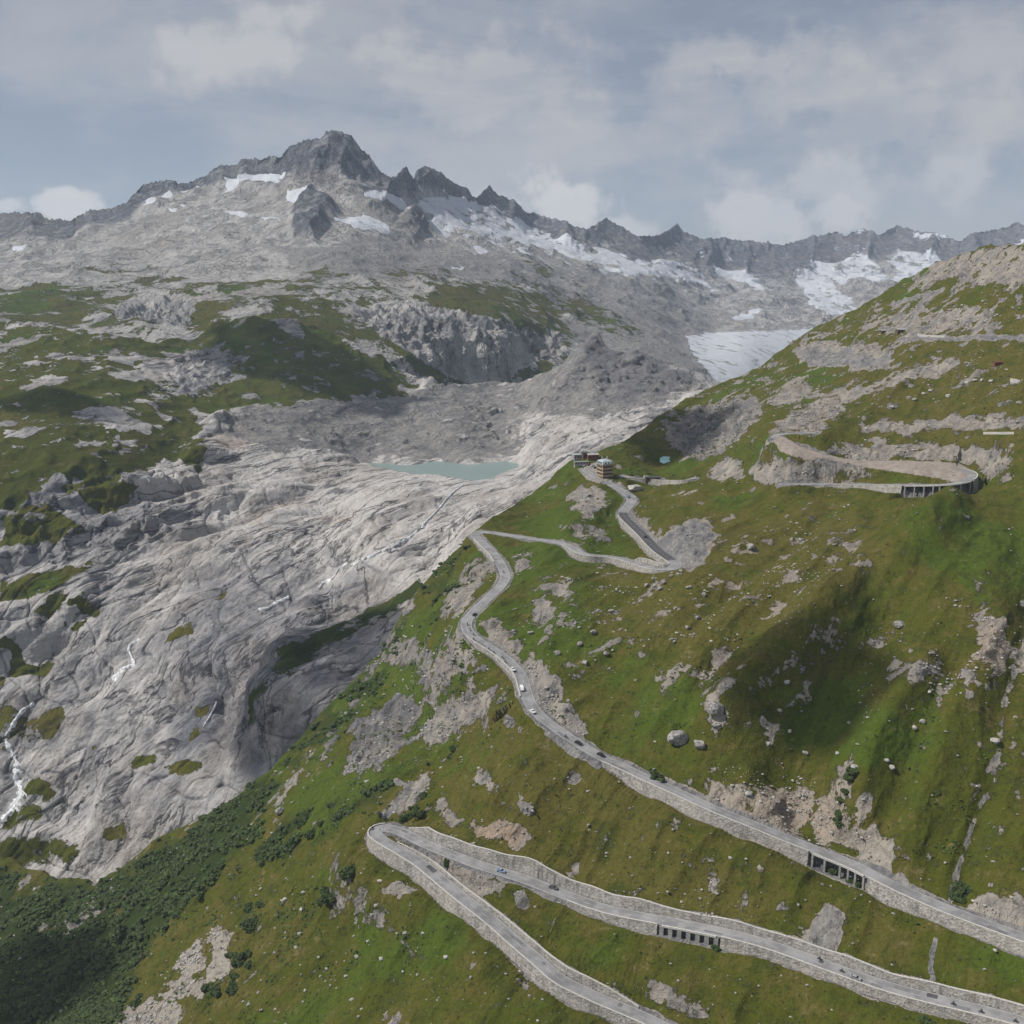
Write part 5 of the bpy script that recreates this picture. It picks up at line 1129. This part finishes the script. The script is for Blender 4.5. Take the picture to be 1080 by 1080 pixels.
nz2 = N(nt, 'ShaderNodeTexNoise', Scale=3.6, Detail=11.0, Roughness=.6, Distortion=.3)
mpz = N(nt, 'ShaderNodeMapping'); mpz.inputs['Scale'].default_value = (1, 1, 3.2); nt.links.new(dirv, mpz.inputs[0]); nt.links.new(mpz.outputs[0], nz2.inputs['Vector'])
for cx, cy, rx, rz, st in clouds:
    d = sdir(cx, cy); s1 = N(nt, 'ShaderNodeVectorMath', operation='SUBTRACT'); nt.links.new(dirv, s1.inputs[0]); s1.inputs[1].default_value = tuple(d)
    s2 = N(nt, 'ShaderNodeVectorMath', operation='MULTIPLY'); nt.links.new(s1.outputs[0], s2.inputs[0]); s2.inputs[1].default_value = (F / rx, F / rx, F / rz)
    s3 = N(nt, 'ShaderNodeVectorMath', operation='LENGTH'); nt.links.new(s2.outputs[0], s3.inputs[0])
    v = math_n(nt, 'ADD', s3.outputs['Value'], math_n(nt, 'MULTIPLY', math_n(nt, 'SUBTRACT', nz.outputs['Fac'], .5), 4.2))
    v = math_n(nt, 'MULTIPLY', ss(nt, 1.1, .35, v), st)
    if cy > 190: low_ = v if low_ is None else math_n(nt, 'MAXIMUM', low_, v)
    acc_ = v if acc_ is None else math_n(nt, 'MAXIMUM', acc_, v)
veil = math_n(nt, 'MULTIPLY', ss(nt, .40, .64, nz2.outputs['Fac']), .5)
tot = math_n(nt, 'ADD', acc_, veil, clamp=True)
skc = N(nt, 'ShaderNodeVectorMath', operation='MULTIPLY'); nt.links.new(sky.outputs[0], skc.inputs[0]); skc.inputs[1].default_value = (1, 1, 1)
base = mixc(nt, .6, skc.outputs[0], (3.5, 3.7, 4.15))
c = mixc(nt, tot, base, (6.3, 6.25, 6.35)); c = mixc(nt, low_, c, (8.2, 8.1, 8.1)); nt.links.new(c, bg.inputs['Color']); bg.inputs['Strength'].default_value = SKYS

hm = bpy.data.materials.new('haze'); hm.use_nodes = True; ht = hm.node_tree; ht.nodes.remove(ht.nodes['Principled BSDF'])
vol = ht.nodes.new('ShaderNodeVolumePrincipled'); vol.inputs['Density'].default_value = 5.6e-5; vol.inputs['Color'].default_value = (.66, .80, 1, 1); vol.inputs['Anisotropy'].default_value = .2
ht.links.new(vol.outputs[0], ht.nodes['Material Output'].inputs['Volume'])
bm = bmesh.new(); box_bm(bm, 0, 3400, -762, 640, 12100, 10500); hz = bm_obj(bm, 'haze', hm); hz['kind'] = 'stuff'

S.render.engine = 'CYCLES'; cy = S.cycles; cy.max_bounces = 5; cy.diffuse_bounces = 2; cy.transparent_max_bounces = 12; cy.volume_bounces = 1
cy.use_adaptive_sampling = True; cy.adaptive_threshold = .02; cy.use_denoising = True
try: cy.denoiser = 'OPENIMAGEDENOISE'
except Exception: pass
S.view_settings.view_transform = 'Standard'; S.view_settings.look = 'None'; S.view_settings.gamma = 1; S.view_settings.exposure = 0
